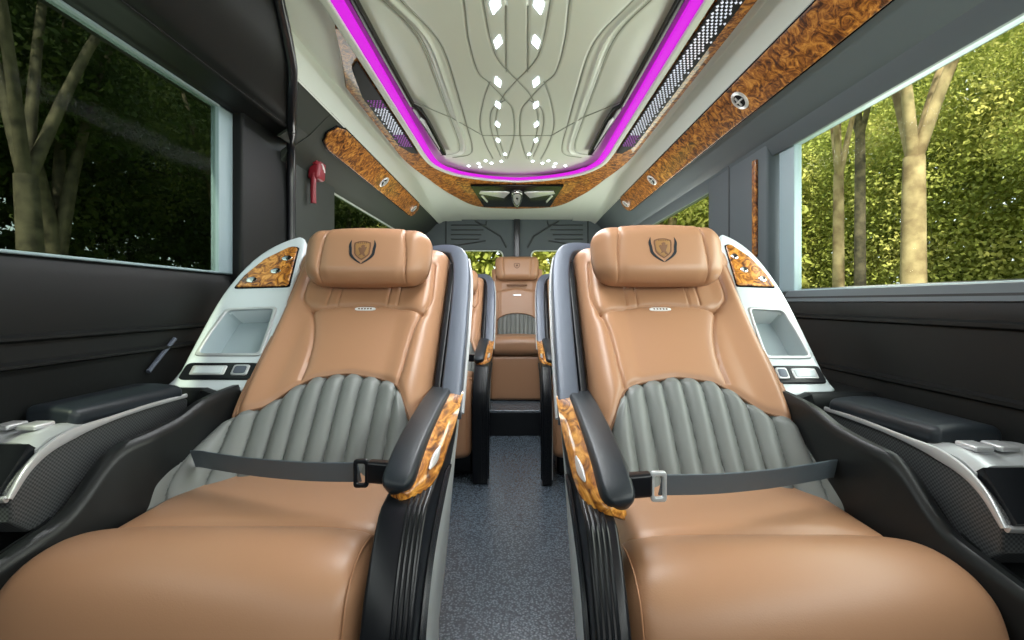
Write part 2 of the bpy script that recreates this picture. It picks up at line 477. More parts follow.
# panels behind the sliding door: pillar, header
hdL2 = [(-1.0,.585),(-.955,.575),(-.93,.61),(-.84,.672),(-.75,.765)]
band('trim_13', hdL2, 1.86, Y1, 'pillar_olive', .02, -1)
band('trim_22', [(-.845,.690),(-.84,.675),(-.75,.766)], 1.30, 1.88, 'pillar_olive', .01, -1)
band('trim_23', [(-.905,.630),(-.84,.674)], 1.75, 1.88, 'pillar_olive', .01, -1)
pillar('trim_14', -1, .945, 1.93, 2.39, -.02, .63, 'pillar_olive')
mk('trim_15', *sweep([(-.945,2.395,Z(-.02)),(-.945,2.395,Z(.585))], rrect(.008,.008,.003)), 'silver_satin')['kind'] = S_
pillar('trim_16', -1, .945, 4.0, 4.42, -.02, .60, 'pillar_olive')
# windows: tinted glass with a light frame
def window(name, sgn, x, y0, y1, z0, z1, gm, fm='frame_light', fw=.035, tw=.012):
    g = mk(name, *box(sgn*x, sgn*(x+.004), y0, y1, Z(z0), Z(z1)), gm, smooth=False); g['kind'] = S_
    parts = [box(sgn*(x-.012), sgn*(x+.016), y1-fw, y1, Z(z0), Z(z1), .003), box(sgn*(x-.012), sgn*(x+.016), y0, y0+fw, Z(z0), Z(z1), .003),
             box(sgn*(x-.012), sgn*(x+.016), y0, y1, Z(z1-tw), Z(z1), .003), box(sgn*(x-.012), sgn*(x+.016), y0, y1, Z(z0), Z(z0+tw*.6), .003)]
    mk('window_frame', *join(*parts), fm, g)
    return g
window('window_1', -1, 1.0, Y0, 1.60, .095, .66, 'glass_tint', fw=.075)
window('window_2', 1, .975, Y0, 1.69, .035, .56, 'glass_clear', fw=.09)
window('window_3', 1, .965, 2.26, 3.99, -.02, .56, 'glass_clear', 'panel_dark', .03)
window('window_4', -1, .975, 2.41, 3.99, -.02, .585, 'glass_tint', 'silver_satin', .012)
# rear wall : two dark doors with windows
def rear_wall():
    zb, zt = -.95, .84
    out = [(-1.0,Z(zb)),(1.0,Z(zb)),(1.0,Z(zt)),(-1.0,Z(zt))]
    h1 = rrect(.23,.25,.05,4); hl = [(x-.36, y+Z(.245)) for x,y in h1]; hr = [(x+.36, y+Z(.245)) for x,y in h1]
    g = plate([out, hl, hr], .05, .006)
    w = mk('wall_rear', *xf(g, lambda x,y,z: (x, 4.40+z, y)), 'panel_slate'); w['kind'] = S_
    for s, nm in ((-1,'window_5'),(1,'window_6')):
        g = mk(nm, *box(s*.36-.24, s*.36+.24, 4.425, 4.429, Z(-.02), Z(.51)), 'glass_clear', smooth=False); g['kind'] = S_
        fr = [(x+s*.36, y+Z(.245)) for x,y in h1]; fi = [((x)*.955+s*.36, y*.955+Z(.245)) for x,y in h1]
        mk('window_frame', *xf(plate([fr, fi], .02, .003), lambda x,y,z: (x, 4.392+z, y)), 'headliner', g)
    g = join(box(-.028,.028,4.375,4.402,Z(-.5),Z(.79),.006))
    mk('trim_17', *g, 'rubber')['kind'] = S_
    # embossed ribs on the two doors
    rib = []
    for s in (-1, 1):
        for k in range(4):
            z = .735 - .045*k
            rib.append(tube([(s*(.30+.02*k),4.397,Z(z)),(s*.63,4.397,Z(z))], .006, 6, (0,1,0)))
        rib.append(tube([(s*.40,4.397,Z(.775)),(s*.16,4.397,Z(.63)),(s*.10,4.397,Z(.52))], .008, 6, (0,1,0)))
        rib.append(tube([(s*.29,4.397,Z(.775)),(s*.30,4.397,Z(.735))], .006, 6, (0,1,0)))
        rib.append(tube([(s*.68,4.397,Z(.775)),(s*.68,4.397,Z(.55)),(s*.56,4.397,Z(.545)),(s*.30,4.397,Z(.585))], .007, 6, (0,1,0)))
    mk('trim_18', *join(*rib), 'panel_dark')['kind'] = S_
rear_wall()
# front wall (bulkhead under a windscreen), behind the camera
g = plate([[(-1.05,0),(1.05,0),(1.05,Z(.92)),(-1.05,Z(.92))], [(-.92,Z(-.35)),(.92,Z(-.35)),(.86,Z(.80)),(-.86,Z(.80))]], .05, .004)
mk('wall_front', *xf(g, lambda x,y,z: (x, Y0-.05+z, y)), 'panel_slate')['kind'] = S_
mk('window_7', *box(-.93,.93,Y0-.03,Y0-.026,Z(-.36),Z(.81)), 'glass_front', smooth=False)['kind'] = S_

# ------------------------------------------------------------------ ceiling
def zr(y): return .865 if y < 3.2 else .865 - .082*(y-3.2)
inner = [(.546,Y0),(.546,0),(.546,1.2),(.546,2.4),(.546,2.68),(.53,2.87),(.47,3.02),(.39,3.12),(.22,3.215),(0,3.255)]
inner = [(p.x,p.y) for p in smooth_path([(x,y,0) for x,y in inner], 6)]
# main moulded ceiling with grooves pressed in
def main_ceiling():
    xs = np.linspace(-.60, .60, 281); ys = np.concatenate([np.linspace(Y0, 1.15, 6)[:-1], np.linspace(1.15, 3.36, 420)])
    X, Y = np.meshgrid(xs, ys, indexing='ij'); A = np.abs(X); H = np.full(X.shape, .90)
    H += -.012*sstep(.50, .58, A)
    LINES = []
    def groove(pts, w=.0045, d=.006, sgn=1, mirror=True):
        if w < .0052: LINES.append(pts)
        D = polydist(X, Y, pts)
        if mirror: D = np.minimum(D, polydist(-X, Y, pts))
        return sgn*d*np.exp(-(D/w)**2)
    lineA = sm2([(-.47,.9),(-.43,1.2),(-.375,1.37),(-.323,1.5),(-.298,1.64),(-.294,1.93),(-.295,2.3),(-.298,2.62),(-.33,2.78),(-.44,2.84)])
    H -= groove(lineA, .0075, .010)                       # ridge standing down
    off = [(x-.030, y-.01) for x, y in lineA]; H += groove(off, .005, .006)
    off = [(x+.038, y+.03) for x, y in lineA]; H += groove(off, .004, .004)
    # the outer lobe is a shallow step
    DA = groove([(x-.03,y) for x,y in lineA], .05, .004); H += DA
    lineD = sm2([(-.158,1.15),(-.158,1.37),(-.1655,1.586),(-.1526,1.8),(-.115,1.89),(-.053,2.05),(-.019,2.18),(-.018,2.52),(-.06,2.88)])
    lineE = sm2([(-.10,1.15),(-.10,1.37),(-.09,1.586),(-.064,1.73),(.015,1.9),(.071,2.05),(.104,2.27),(.10,2.55),(.07,2.9)])
    lineF = [(-.034,1.15),(-.034,1.4),(-.042,1.8)]
    lineG = sm2([(-.11,1.88),(-.154,2.08),(-.188,2.34),(-.18,2.62),(-.15,2.90)])
    lineI = sm2([(-.053,2.05),(-.115,2.15),(-.135,2.35),(-.125,2.6),(-.10,2.85)])
    for L, w in ((lineD,.0045),(lineE,.0045),(lineF,.004),(lineG,.0045),(lineI,.004)): H += groove(L, w, .0035)
    H += groove([(-.50,2.03),(-.32,2.25),(-.184,2.49),(0,2.49)], .003, .005)
    P = np.stack([X, Y, H+CAM_Z], -1); Q = P.copy(); Q[...,2] = CAM_Z+.95
    c = mk('ceiling', *arrgrid(P, Q), 'ceiling_cream', recalc=False); tag(c, kind=S_)
    bm = bmesh.new(); bm.from_mesh(c.data); bmesh.ops.recalc_face_normals(bm, faces=bm.faces[:]); bm.to_mesh(c.data); bm.free()
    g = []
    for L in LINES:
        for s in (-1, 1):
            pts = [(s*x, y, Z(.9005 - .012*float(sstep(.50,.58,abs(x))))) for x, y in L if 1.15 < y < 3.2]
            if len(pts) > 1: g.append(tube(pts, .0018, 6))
    mk('groove_shade_line', *join(*g), 'groove', c)  # dark tubes laid in the grooves in place of their shade
main_ceiling()
# light grey headliner beside and behind the moulded ceiling
def headliner():
    for s, nm in ((-1,'trim_19'),(1,'trim_20')):
        ys = [Y0, 1.0, 2.0, 3.2, 3.6, 4.0, 4.42]; V = []; F = []
        for y in ys:
            k = zr(y)
            sec = [(.53,k+.012),(.70,k+.004),(.715,k-.004),(.745,min(.79,k-.02)),(.752,.758),(.80,.80),(.60,.97),(.53,.97)]
            for x, z in sec: V.append((s*x, y, Z(z)))
        n = 8
        for i in range(len(ys)-1):
            for q in range(n): F.append((i*n+q, i*n+(q+1)%n, (i+1)*n+(q+1)%n, (i+1)*n+q))
        F.append(tuple(range(n))); F.append(tuple((len(ys)-1)*n+q for q in range(n)))
        mk(nm, V, F, 'headliner')['kind'] = S_
    V = []; F = []
    ys = [3.26, 3.6, 4.0, 4.2, 4.42]
    for y in ys:
        zz = zr(y)+.012 if y < 4.05 else .80 - .03*(y-4.0)
        for x in (-.56,.56):
            V.append((x, y, Z(zz))); V.append((x, y, Z(.97)))
    for i in range(len(ys)-1):
        a = i*4; b = a+4
        F += [(a,a+2,b+2,b), (a+1,b+1,b+3,a+3), (a,b,b+1,a+1), (a+2,a+3,b+3,b+2)]
    F += [(0,1,3,2), tuple((len(ys)-1)*4+q for q in (0,1,3,2))]
    mk('trim_21', V, F, 'headliner')['kind'] = S_
headliner()
# wooden surround of the ceiling light, U shaped
def surround():
    outer = [(.690,Y0),(.690,0),(.690,1.2),(.690,2.4),(.690,2.72),(.66,3.0),(.60,3.3),(.50,3.60),(.33,3.90),(0,3.97)]
    outer = [(p.x,p.y) for p in smooth_path([(x,y,0) for x,y in outer], 6)]
    o2 = outer + [(-x,y) for x,y in outer[::-1][1:]]; i2 = inner + [(-x,y) for x,y in inner[::-1][1:]]
    # on the left it starts behind the door header, tapering to a point
    keep = []
    for (ox,oy), (ix,iy) in zip(o2, i2): keep.append(((ox,oy),(ix,iy)))
    right = [q for q in keep]
    n = len(right); cut = []
    for (o_, i_) in right:
        if o_[0] < 0 and o_[1] < 1.85 and i_[1] < 2.2: continue
        cut.append((o_, i_))
    cut.append(((-.690,1.85),(-.56,1.85))); cut.append(((-.62,1.62),(-.555,1.60))); cut.append(((-.57,1.44),(-.555,1.44)))
    V = []; F = []
    for (ox,oy), (ix,iy) in cut:
        a = Vector((ix,iy)); b = Vector((ox,oy))
        m1 = a.lerp(b, .06); m2 = a.lerp(b, .94)
        for p, dz in ((a,.004),(m1,-.010),(m2,-.010),(b,.002),(b,.012),(a,.012)): V.append((p.x, p.y, Z(zr(p.y)+dz)))
    for i in range(len(cut)-1):
        for q in range(6): F.append((i*6+q, i*6+(q+1)%6, (i+1)*6+(q+1)%6, (i+1)*6+q))
    F.append(tuple(range(6))); F.append(tuple((len(cut)-1)*6+q for q in range(6)))
    root = empty('ceiling_light_surround', (0,1.8,Z(.86)))
    tag(root, 'burl wood surround framing the moulded ceiling, with grilles and black shield console', 'ceiling surround')
    inv = lambda x,y,z: (x, y-1.8, z-Z(.86))
    mk('wood_frame', V, F, 'burl', root, fn=inv)
    # grey lip between wood and light
    for sgn in (1, -1):
        path = [(sgn*x,y,Z(zr(y)-.004)) for x,y in inner]
        mk('lip', *sweep(path, rrect(.013,.010,.004), (0,0,1)), 'headliner', root, fn=inv)
    # grilles with crystal inlay
    for sgn, y0, y1 in ((1, .9, 2.62), (-1, 1.62, 2.62)):
        zt = .853
        poly = [(.565,y0),(.64,y0+.02),(.64,y1-.12),(.60,y1),(.565,y1)] if sgn > 0 else [(.565,y0),(.60,y0+.05),(.64,y0+.28),(.64,y1-.12),(.60,y1),(.565,y1)]
        g = plate([poly], .008, .002)
        gr = mk('grille', *xf(g, lambda x,y,z: inv(sgn*x, y, Z(zt-.008)+z)), 'grille_black', root)
        gv = []; vi = []
        rnd = random.Random(3)
        ya, yb = (y0+.05, y1-.12) if sgn > 0 else (1.93, y1-.12)
        y = ya; row = 0
        while y < yb:
            for c_ in range(5):
                x = .572+.013*c_ + (.006 if row % 2 else 0)
                if c_ == 4 and row % 3: continue
                s = .0046 if c_ else .0052
                q = ([(sgn*x-s,y,Z(zt-.009)),(sgn*x,y-s*1.3,Z(zt-.009)),(sgn*x+s,y,Z(zt-.009)),(sgn*x,y+s*1.3,Z(zt-.009)),(sgn*x,y,Z(zt-.014))],
                     [(0,1,4),(1,2,4),(2,3,4),(3,0,4),(0,3,2,1)])
                (gv if (y < 2.32 and (sgn > 0 or y > 2.0)) else vi).append(q)
            y += .0165; row += 1
        for lst, mm in ((gv,'crystal'),(vi,'crystal_violet_lit')):
            if lst:
                o = mk('crystal_inlay', *join(*lst), mm, gr, smooth=False, fn=inv); o['kind'] = 'stuff'
    # black console with winged shield at the rear
    def onp(x, y, h): return inv(x, y, Z(zr(y)-.012-h))
    yA, yB = 3.30, 3.82
    outl = [(-.335,yA),(.335,yA),(.30,3.60),(.275,yB),(-.275,yB),(-.30,3.60)]
    bp = mk('shield_console', *xf(plate([outl], .014, .004), onp), 'gloss_black', root)
    yy = lambda t: yA + (yB-yA)*t
    for s in (-1, 1):
        w = [(s*.10,yy(.50)),(s*.055,yy(.26)),(s*.075,yy(.22)),(s*.27,yy(.20)),(s*.285,yy(.30))]
        mk('wing_strip', *xf(plate([w], .008, .002), lambda x,y,z: onp(x,y,z+.013)), 'silver', bp)
        w2 = [(s*.26,yy(.40)),(s*.275,yy(.42)),(s*.24,yy(.75)),(s*.23,yy(.68))]
        mk('accent', *xf(plate([w2], .006, .001), lambda x,y,z: onp(x,y,z+.013)), 'silver', bp)
    sh = lambda k, dy=0: [(x*k, yy(.55)+y*k*5.2+dy) for x,y in shield_outline()]
    mk('shield_badge', *xf(plate([sh(.056), sh(.044)], .014, .003), lambda x,y,z: onp(x,y,z+.013)), 'chrome', bp)
    mk('shield_badge', *xf(plate([sh(.038), sh(.012, -.01)], .010, .002), lambda x,y,z: onp(x,y,z+.013)), 'silver', bp)
    return root
def shield_outline():
    pts = [(0,-.62),(.30,-.60),(.62,-.50),(.72,-.44),(.74,-.05),(.62,.28),(.36,.56),(0,.80)]
    s = sm2(pts, 3); return s + [(-x,y) for x,y in s[::-1][1:-1]]
surround()
# magenta light line
path = [(x-.028, y-.025 if y > 3.0 else y, Z(zr(y)+.002)) for x,y in inner]
path = path[:-1] + [(0, 3.228, Z(.866))] + [(-x,y,z) for x,y,z in path[::-1][1:]]
led = mk('light_strip', *sweep(path, rrect(.020,.006,.005), (0,0,1)), 'magenta_led')
tag(led, 'glowing magenta light line running round the edge of the ceiling', 'light strip')
# black brackets beside the light line
for s, lab in ((-1,'glossy black angular rail inside the light line on the left'),(1,'glossy black angular rail inside the light line on the right')):
    root = empty('ceiling_rail', (s*.46, 2.4, Z(.885))); tag(root, lab, 'ceiling rail')
    iv = lambda x,y,z: (x-s*.46, y-2.4, z-Z(.885))
    out = [(.462,2.05),(.475,2.08),(.445,2.72),(.420,2.73),(.418,2.70),(.425,2.25),(.435,2.10)]
    out = [(s*x,y) for x,y in out]
    mk('bracket', *xf(plate([out], .020, .004), lambda x,y,z: iv(x,y,Z(.868)+z)), 'gloss_black', root)
    inn = [(s*x,y) for x,y in [(.452,2.16),(.458,2.18),(.440,2.62),(.436,2.60),(.440,2.2)]]
    mk('bracket_inlay', *xf(plate([inn], .004, .001), lambda x,y,z: iv(x,y,Z(.864)+z)), 'silver_satin', root)
    pth = smooth_path([(s*.478,-1.5,Z(.886)),(s*.478,0,Z(.886)),(s*.478,1.4,Z(.886)),(s*.470,2.06,Z(.884))], 5)
    mk('rail', *sweep(pth, rrect(.010,.012,.004), (0,0,1)), 'gloss_black', root, fn=iv)
# diamond ceiling lamps
DI = [(.066,1.39,1.15),(.066,1.59,1.0),(.078,1.88,.95),(.087,2.1,.8),(.098,2.33,.75),(.106,2.56,.7),(.073,2.80,.65),(.10,2.94,.6),(.165,2.98,.6),(.20,2.93,.6),(.245,3.06,.6),(.25,2.99,.6),(.32,3.04,.6)]
names = ['nearest the camera','second from the camera','where the grooves cross','just behind the crossing','fifth back, inside the loop','sixth back, inside the loop',
         'at the end of the inner loop','behind the inner loop near the light line','first of the sideways row','front one of the sideways row','rear one of the sideways row','middle of the sideways row','outermost by the light line']
for s in (-1, 1):
    for (x, y, k), nm in zip(DI, names):
        w, h = .0145*k, .042*k; fl = s*(1 if 1.5 < y < 1.6 or y < 1.5 else -1)
        if y > 1.7: h *= 1.15
        out = [(s*x + fl*.5*w, y+h), (s*x + w*fl, y-.1*h), (s*x - fl*.5*w, y-h), (s*x - w*fl, y+.1*h)]
        if y > 2.75: out = [(s*x+w*1.1, y), (s*x, y+h*.6), (s*x-w*1.1, y), (s*x, y-h*.6)]
        o = mk('diamond_lamp', *xf(plate([out], .006, .001), lambda a,b,c_: (a-s*x, b-y, c_)), 'led_white')
        o.location = (s*x, y, Z(.8965))
        tag(o, 'small white diamond ceiling lamp, %s half, %s' % ('left' if s < 0 else 'right', nm), 'ceiling lamp', 'diamond lamps in the ceiling')

# burl panels on the sloping cove, with round vents
dP = Vector((.84-.75, .672-.765)); dL = dP.length; dU = dP/dL
def cove(s, t, y, h):
    """t 0..dL from the top edge down, h = height off the surface into the cabin"""
    x = .75 + dU.x*t; z = .765 + dU.y*t
    nx, nz = dU.y, -dU.x                       # into the cabin
    return (s*(x + nx*h), y, Z(z + nz*h))
def round_end(y0, y1, t0, t1, ra, rb):
    return [(y0+ra,t0),(y1-rb,t0),(y1-rb*.3,t0+rb*.25),(y1,t0+(t1-t0)*.5),(y1-rb*.1,t1-rb*.2),(y1-rb*.5,t1),(y0+ra,t1),(y0+ra*.3,t1-(t1-t0)*.15),(y0,t0+(t1-t0)*.55),(y0+ra*.3,t0+(t1-t0)*.15)]
def cove_panel(s, y0, y1, ra, rb, label, vents):
    root = empty('cove_panel', (s*.80, (y0+y1)/2, Z(.72))); tag(root, label, 'wood trim panel')
    ctr = Vector(root.location)
    def F(a, b, c_, h0=0): p = cove(s, b, a, h0+c_); return (p[0]-ctr.x, p[1]-ctr.y, p[2]-ctr.z)
    o = round_end(y0, y1, .007, dL-.004, ra, rb)
    mk('wood_panel', *xf(plate([o], .012, .004), lambda a,b,c_: F(a,b,c_,.001)), 'burl', root)
    o2 = round_end(y0-.008, y1+.008, .002, dL+.001, ra, rb)
    mk('border', *xf(plate([o2], .006, .002), lambda a,b,c_: F(a,b,c_,0)), 'gloss_black', root)
    for (y, r) in vents:
        v_ = mk('air_vent', *xf(lathe([(r*.70,.010),(r*.74,.017),(r*.9,.019),(r*1.05,.016),(r*1.08,.010),(r*.3,.009)], 24), lambda a,b,c_: F(y+a*1.0, .064+b*.92, c_)), 'silver', root)
        mk('vent_core', *xf(lathe([(0.0001,.0145),(r*.71,.0145),(r*.71,.008)], 20), lambda a,b,c_: F(y+a, .064+b*.92, c_)), 'grille_black', v_)
        g = join(xf(box(-r*.55,r*.55,-.003,.003,.014,.019,.001), lambda a,b,c_: F(y+a, .064+b, c_)), xf(box(-.003,.003,-r*.5,r*.5,.014,.019,.001), lambda a,b,c_: F(y+a+r*.2, .064+b, c_)))
        mk('vent_fin', *g, 'silver', v_)
    return root
cove_panel(1, -1.5, 3.42, .03, .10, 'long burl wood panel with round air vents along the right side', [(.45,.036),(1.62,.036),(2.68,.036),(3.33,.030)])
cove_panel(-1, 1.93, 3.62, .09, .10, 'short burl wood panel with round ends above the left rear window', [(2.72,.036),(3.50,.030)])
# wood inlay strip on the right pillar
o = mk('pillar_inlay', *xf(rbox(.006,.015,.19,.005,(1,1,4)), lambda x,y,z: (x,y,z)), 'burl')
o.location = (.931, 1.80, Z(.365)); tag(o, 'narrow vertical burl wood strip on the right pillar beside the big window', 'wood trim strip')

# emergency hammer
ham = empty('emergency_hammer', (-.945, 2.10, Z(.56))); tag(ham, 'red emergency window hammer in its holder on the left pillar', 'hammer')
mk('holder', *xf(rbox(.026,.040,.050,.014,(2,2,2)), lambda x,y,z: (x+.028, y+.010+z*.15, z+.045)), 'hammer_red', ham)
mk('hammer_head', *join(xf(tube([(0,0,0),(0,.05,0)], .016, 12), lambda x,y,z: (x+.034,y-.045,z+.075)), xf(rbox(.015,.03,.012,.008), lambda x,y,z: (x+.04,y-.03,z+.10))), 'hammer_red', ham)
mk('handle', *tube(smooth_path([(.028,-.025,.02),(.028,-.03,-.05),(.028,-.028,-.115)], 4), .0125, 10, (1,0,0)), 'hammer_red', ham)
g = []
g.append(tube(smooth_path([(.056,-.005,.068),(.056,.012,.060),(.056,.022,.048),(.056,.026,.036)], 4), .0035, 6, (1,0,0)))
g.append(tube([(.056,.006,.062),(.056,.012,.048)], .003, 6, (1,0,0)))
mk('pictogram', *join(*g), 'white_mark', ham)

# ------------------------------------------------------------------ reclining seats
TH_C, TH_S = .762, .648
def BP(u, s, h):                     # back plane: u across, s up the back, h off the back
    return (u, 1.083 + TH_S*s - TH_C*h, -.42 + TH_C*s + TH_S*h)
bnd_u = np.array([.085,.10,.131,.162,.21,.31,.40,.44,.50,.56,.60,.68]); bnd_s = np.array([.08,.10,.16,.235,.262,.28,.264,.236,.178,.152,.145,.135])
_bu = np.linspace(.085,.68,120); _bs = np.interp(_bu, bnd_u, bnd_s)
for _ in range(6): _bs[1:-1] = (_bs[:-2]+2*_bs[1:-1]+_bs[2:])/4
def bnd(u): return np.interp(u, _bu, _bs)
U0, U1, STOP = .090, .588, .80
def back_height(U, S, lumbar):
    umax = (U.max(axis=0)[None,:]) if lumbar else U1
    e = np.minimum(U-U0, umax-U); R = .05
    ee = np.clip(e, 0, R); H = -R + np.sqrt(np.maximum(R*R-(R-ee)**2, 0))
    t = (U-.35)/.25
    H = H + .020*sstep(.52,.85,np.abs(t)) + .008*(1-t*t)
    tt = np.clip(STOP-S, 0, .06); H = H - .06 + np.sqrt(np.maximum(.06**2-(.06-tt)**2, 0))
    H = H + .020*np.exp(-((S-.22)/.16)**2)
    D = np.abs(S-bnd(U))/np.sqrt(1+(np.gradient(bnd(U[:,0]), U[:,0])[:,None])**2)
    if lumbar:
        ph = (U-.34 - .10*(S-.15)*(U-.34))/.049
        fl = np.abs(np.cos(PI*ph))
        H = H + .019*(fl**.45) - .010 - .012*np.exp(-(D/.012)**2)
        H = H + .10*sstep(.52,.66,U)*(1-sstep(-.04,.15,S))
        H = H - .02*(1-sstep(-.10,-.04,S))
    else:
        H = H - .008*np.exp(-(D/.010)**2)
        seams = [
          sm2([(.432,.262),(.432,.32),(.440,.385),(.456,.45),(.480,.516)]),
          sm2([(.166,.245),(.160,.30),(.158,.36),(.152,.43),(.138,.493)]),
          sm2([(.480,.516),(.42,.530),(.31,.537),(.20,.520),(.138,.493)]),
          sm2([(.480,.516),(.505,.540),(.520,.565),(.524,.62),(.520,.70)]),
          sm2([(.138,.493),(.122,.53),(.118,.58),(.124,.70)]),
          sm2([(.572,.15),(.578,.40),(.574,.70)]), sm2([(.560,.16),(.566,.40),(.562,.70)]),
        ]
        for q in seams:
            d = polydist(U, S, q); H = H - .0065*np.exp(-(d/.0042)**2) - .004*np.exp(-(d/.015)**2)
        for u_ in (.408,.440,.222,.254):
            d = polydist(U, S, [(u_,.537),(u_,.66)]); H = H - .004*np.exp(-(d/.003)**2)
    return H
def pillow(hx, hy, hz, r, n): return rbox(hx, hy, hz, r, n)

def make_seat(sg, kout, kl, cl, ly, pw, names, lab):
    """sg: -1 seat left of the aisle, +1 right.  Local x = sg*u."""
    root = empty(names); tag(root, lab, 'seat')
    def L(u, d, z):
        if u > .55: pass
        return (sg*u, d-1.0, z+CAM_Z)
    def LB(u, s, h): return L(*BP(u, s, h))
    def KB(u, s, h):
        if u > .55: u = .55 + (u-.55)*kout
        return L(*BP(u, s, h))
    # --- backrest (tan) and fluted lumbar (grey)
    nu = 170
    us = np.linspace(U0, U1, nu+1); 
    a = .5-.5*np.cos(np.linspace(0, PI, nu+1)); us = U0 + (U1-U0)*(.6*np.linspace(0,1,nu+1)+.4*a)
    nv = 190; U = np.repeat(us[:,None], nv+1, 1); b0 = bnd(us)[:,None]
    tv = np.linspace(0,1,nv+1); tv = 1-(1-tv)**1.0
    S = b0 + (STOP-b0)*tv[None,:]
    H = back_height(U, S, False)
    def toP(U, S, H):
        P = np.zeros(U.shape+(3,)); P[...,0] = sg*U; P[...,1] = 1.083+TH_S*S-TH_C*H-1.0; P[...,2] = -.42+TH_C*S+TH_S*H+CAM_Z; return P
    back = mk('backrest', *arrgrid(toP(U,S,H), toP(U, S, np.full(U.shape,-.085))), 'tan_leather', root)
    nv = 70; lo = -.12
    us2 = np.linspace(0,1,201)
    tb = np.linspace(0,1,nv+1)
    U = np.zeros((201,nv+1)); S = np.zeros_like(U)
    for j in range(nv+1):
        # widen towards the seat
        for_s = tb[j]
        wid = U1 + (.05 if kl < 1.2 else .11)*(1-min(1,max(0,for_s))**1.5)
        U[:,j] = U0 + (wid-U0)*us2; S[:,j] = lo + (bnd(U[:,j])-lo)*for_s
    H = back_height(U, S, True)
    lum = mk('lumbar_panel', *arrgrid(toP(U,S,H), toP(U, S, np.full(U.shape,-.085))), 'grey_leather', root)
    # piping where the two leathers meet
    pp = []
    ub = np.linspace(U0+.012, U1-.012, 60); Ub = ub[:,None].repeat(2,1); Sb = bnd(ub)[:,None].repeat(2,1)
    Hb = back_height(Ub, Sb, False)[:,0]
    pp = [LB(u, float(bnd(u)), float(h)+.001) for u, h in zip(ub, Hb)]
    mk('piping', *tube(pp, .0028, 6, (0,-.7,.7)), 'tan_dark_seam', back)
    # --- headrest
    HX, HY, HZ = .197, .086, .052
    def head(x, y, z):
        w = 1 - .10*max(0,(-y/HY))**1.5*.9
        fx = x/HX; zz = z + (.012*(1-fx*fx)*(1 if z > 0 else 0))
        if z > 0:
            zz -= .006*math.exp(-((abs(x)-(.128-.012*(y/HY)))/.0035)**2) + .004*math.exp(-((abs(x)-.128)/.014)**2)
            zz -= .012*sstep(.135,.197,np.abs(x))
        yy_ = y + .008*math.cos(fx*PI/2)*(1 if y > 0 else -.6)
        ca, sa = math.cos(.42), math.sin(.42)
        return (.315 + x*w, .655 + yy_*ca - zz*sa, .085 + zz*ca + yy_*sa)
    hr = mk('headrest', *xf(rbox(HX,HY,HZ,.048,(110,14,2),m_=7), lambda x,y,z: LB(*head(x,y,z))), 'tan_leather', root)
    # emblem stitched on the headrest
    def hf(x, y, c_): return LB(*head(x, y, HZ+c_))
    EY = .004
    shp = lambda k: [(x*k, EY - y*k*1.0) for x,y in shield_outline()]
    mk('emblem', *xf(plate([shp(.0345), shp(.029)], .0016, .0004), hf), 'tan_dark_seam', hr)
    em = mk('emblem', *xf(plate([shp(.028)], .0014, .0003), hf), 'emblem_gold', hr)
    lion = [(-.008,-.012),(-.004,-.004),(-.009,.000),(-.006,.004),(-.002,.001),(-.003,.008),(.001,.012),(.006,.010),(.005,.004),(.010,.005),(.009,-.001),(.005,-.002),(.008,-.009),(.010,-.014),(.004,-.012),(.001,-.006),(-.003,-.008)]
    mk('emblem_figure', *xf(plate([[(x*sg*1.35, EY+y*1.0-.003) for x,y in lion]], .0022, .0004), hf), 'tan_dark_seam', em)
    bars = [xf(box(-.012+.006*k,-.009+.006*k,EY+.0125,EY+.0165,.0006,.002,.0004), hf) for k in range(5)]
    mk('emblem_figure', *join(*bars), 'tan_dark_seam', em)
    cr = []
    for q in (-1, 1):
        arc_o = sm2([(q*.034,EY+.026),(q*.041,EY+.008),(q*.035,EY-.014),(q*.018,EY-.030),(0,EY-.040)], 4)
        arc_i = sm2([(q*.004,EY-.034),(q*.020,EY-.021),(q*.030,EY-.006),(q*.034,EY+.010),(q*.034,EY+.024)], 4)
        cr.append(xf(plate([arc_o+arc_i], .0018, .0004), hf))
    mk('emblem_wreath', *join(*cr), 'black_leather', hr)
    # small metal tag under the headrest
    tg = [(.272+x*.0, .0) for x in ()]
    tu, ts = (.315, .515)
    Ht = float(back_height(np.array([[tu]*2,[tu+.01]*2]), np.array([[ts]*2]*2), False)[0,0])
    out = [(tu+.032*math.copysign(abs(math.cos(a))**.6, math.cos(a)), ts+.0065*math.copysign(abs(math.sin(a))**.7, math.sin(a))) for a in [2*PI*k/20 for k in range(20)]]
    tgm = mk('metal_tag', *xf(plate([out], .003, .0008), lambda x,y,c_: LB(x,y,Ht+c_)), 'tag_white', back)
    mk('tag_lettering', *join(*[xf(box(tu-.020+.009*k,tu-.015+.009*k,ts-.0025,ts+.0025,.003,.0036,.0002), lambda x,y,c_: LB(x,y,Ht+c_)) for k in range(5)]), 'tan_dark_seam', tgm)
    # --- seat cushion
    def cush(x, y, z):
        t = x/.248; u = .33 + x
        if z > 0: z = z - .018*abs(t)**4 + .008*(1-t*t) - .014*max(0,y/.18)*abs(t)**3
        if u > .35: u = .35+(u-.35)*(1.02 if kl < 1.2 else 1.22)
        return L(u, 1.015 + y + ly, -.485 + z)
    cu = mk('seat_cushion', *xf(rbox(.248,.185,.075,.040,(24,14,2)), cush), 'tan_leather', root)
    # --- leg rest: thick pad bent over the front edge
    pth = smooth_path([(0,.865,-.438),(0,.835,-.415),(0,.785,-.404),(0,.735,-.414),(0,.695,-.445),(0,.672,-.505),(0,.662,-.58),(0,.658,-.70),(0,.658,-.82)], 5)
    cum = [0]
    for p, q in zip(pth[:-1], pth[1:]): cum.append(cum[-1]+(q-p).length)
    TL = cum[-1]
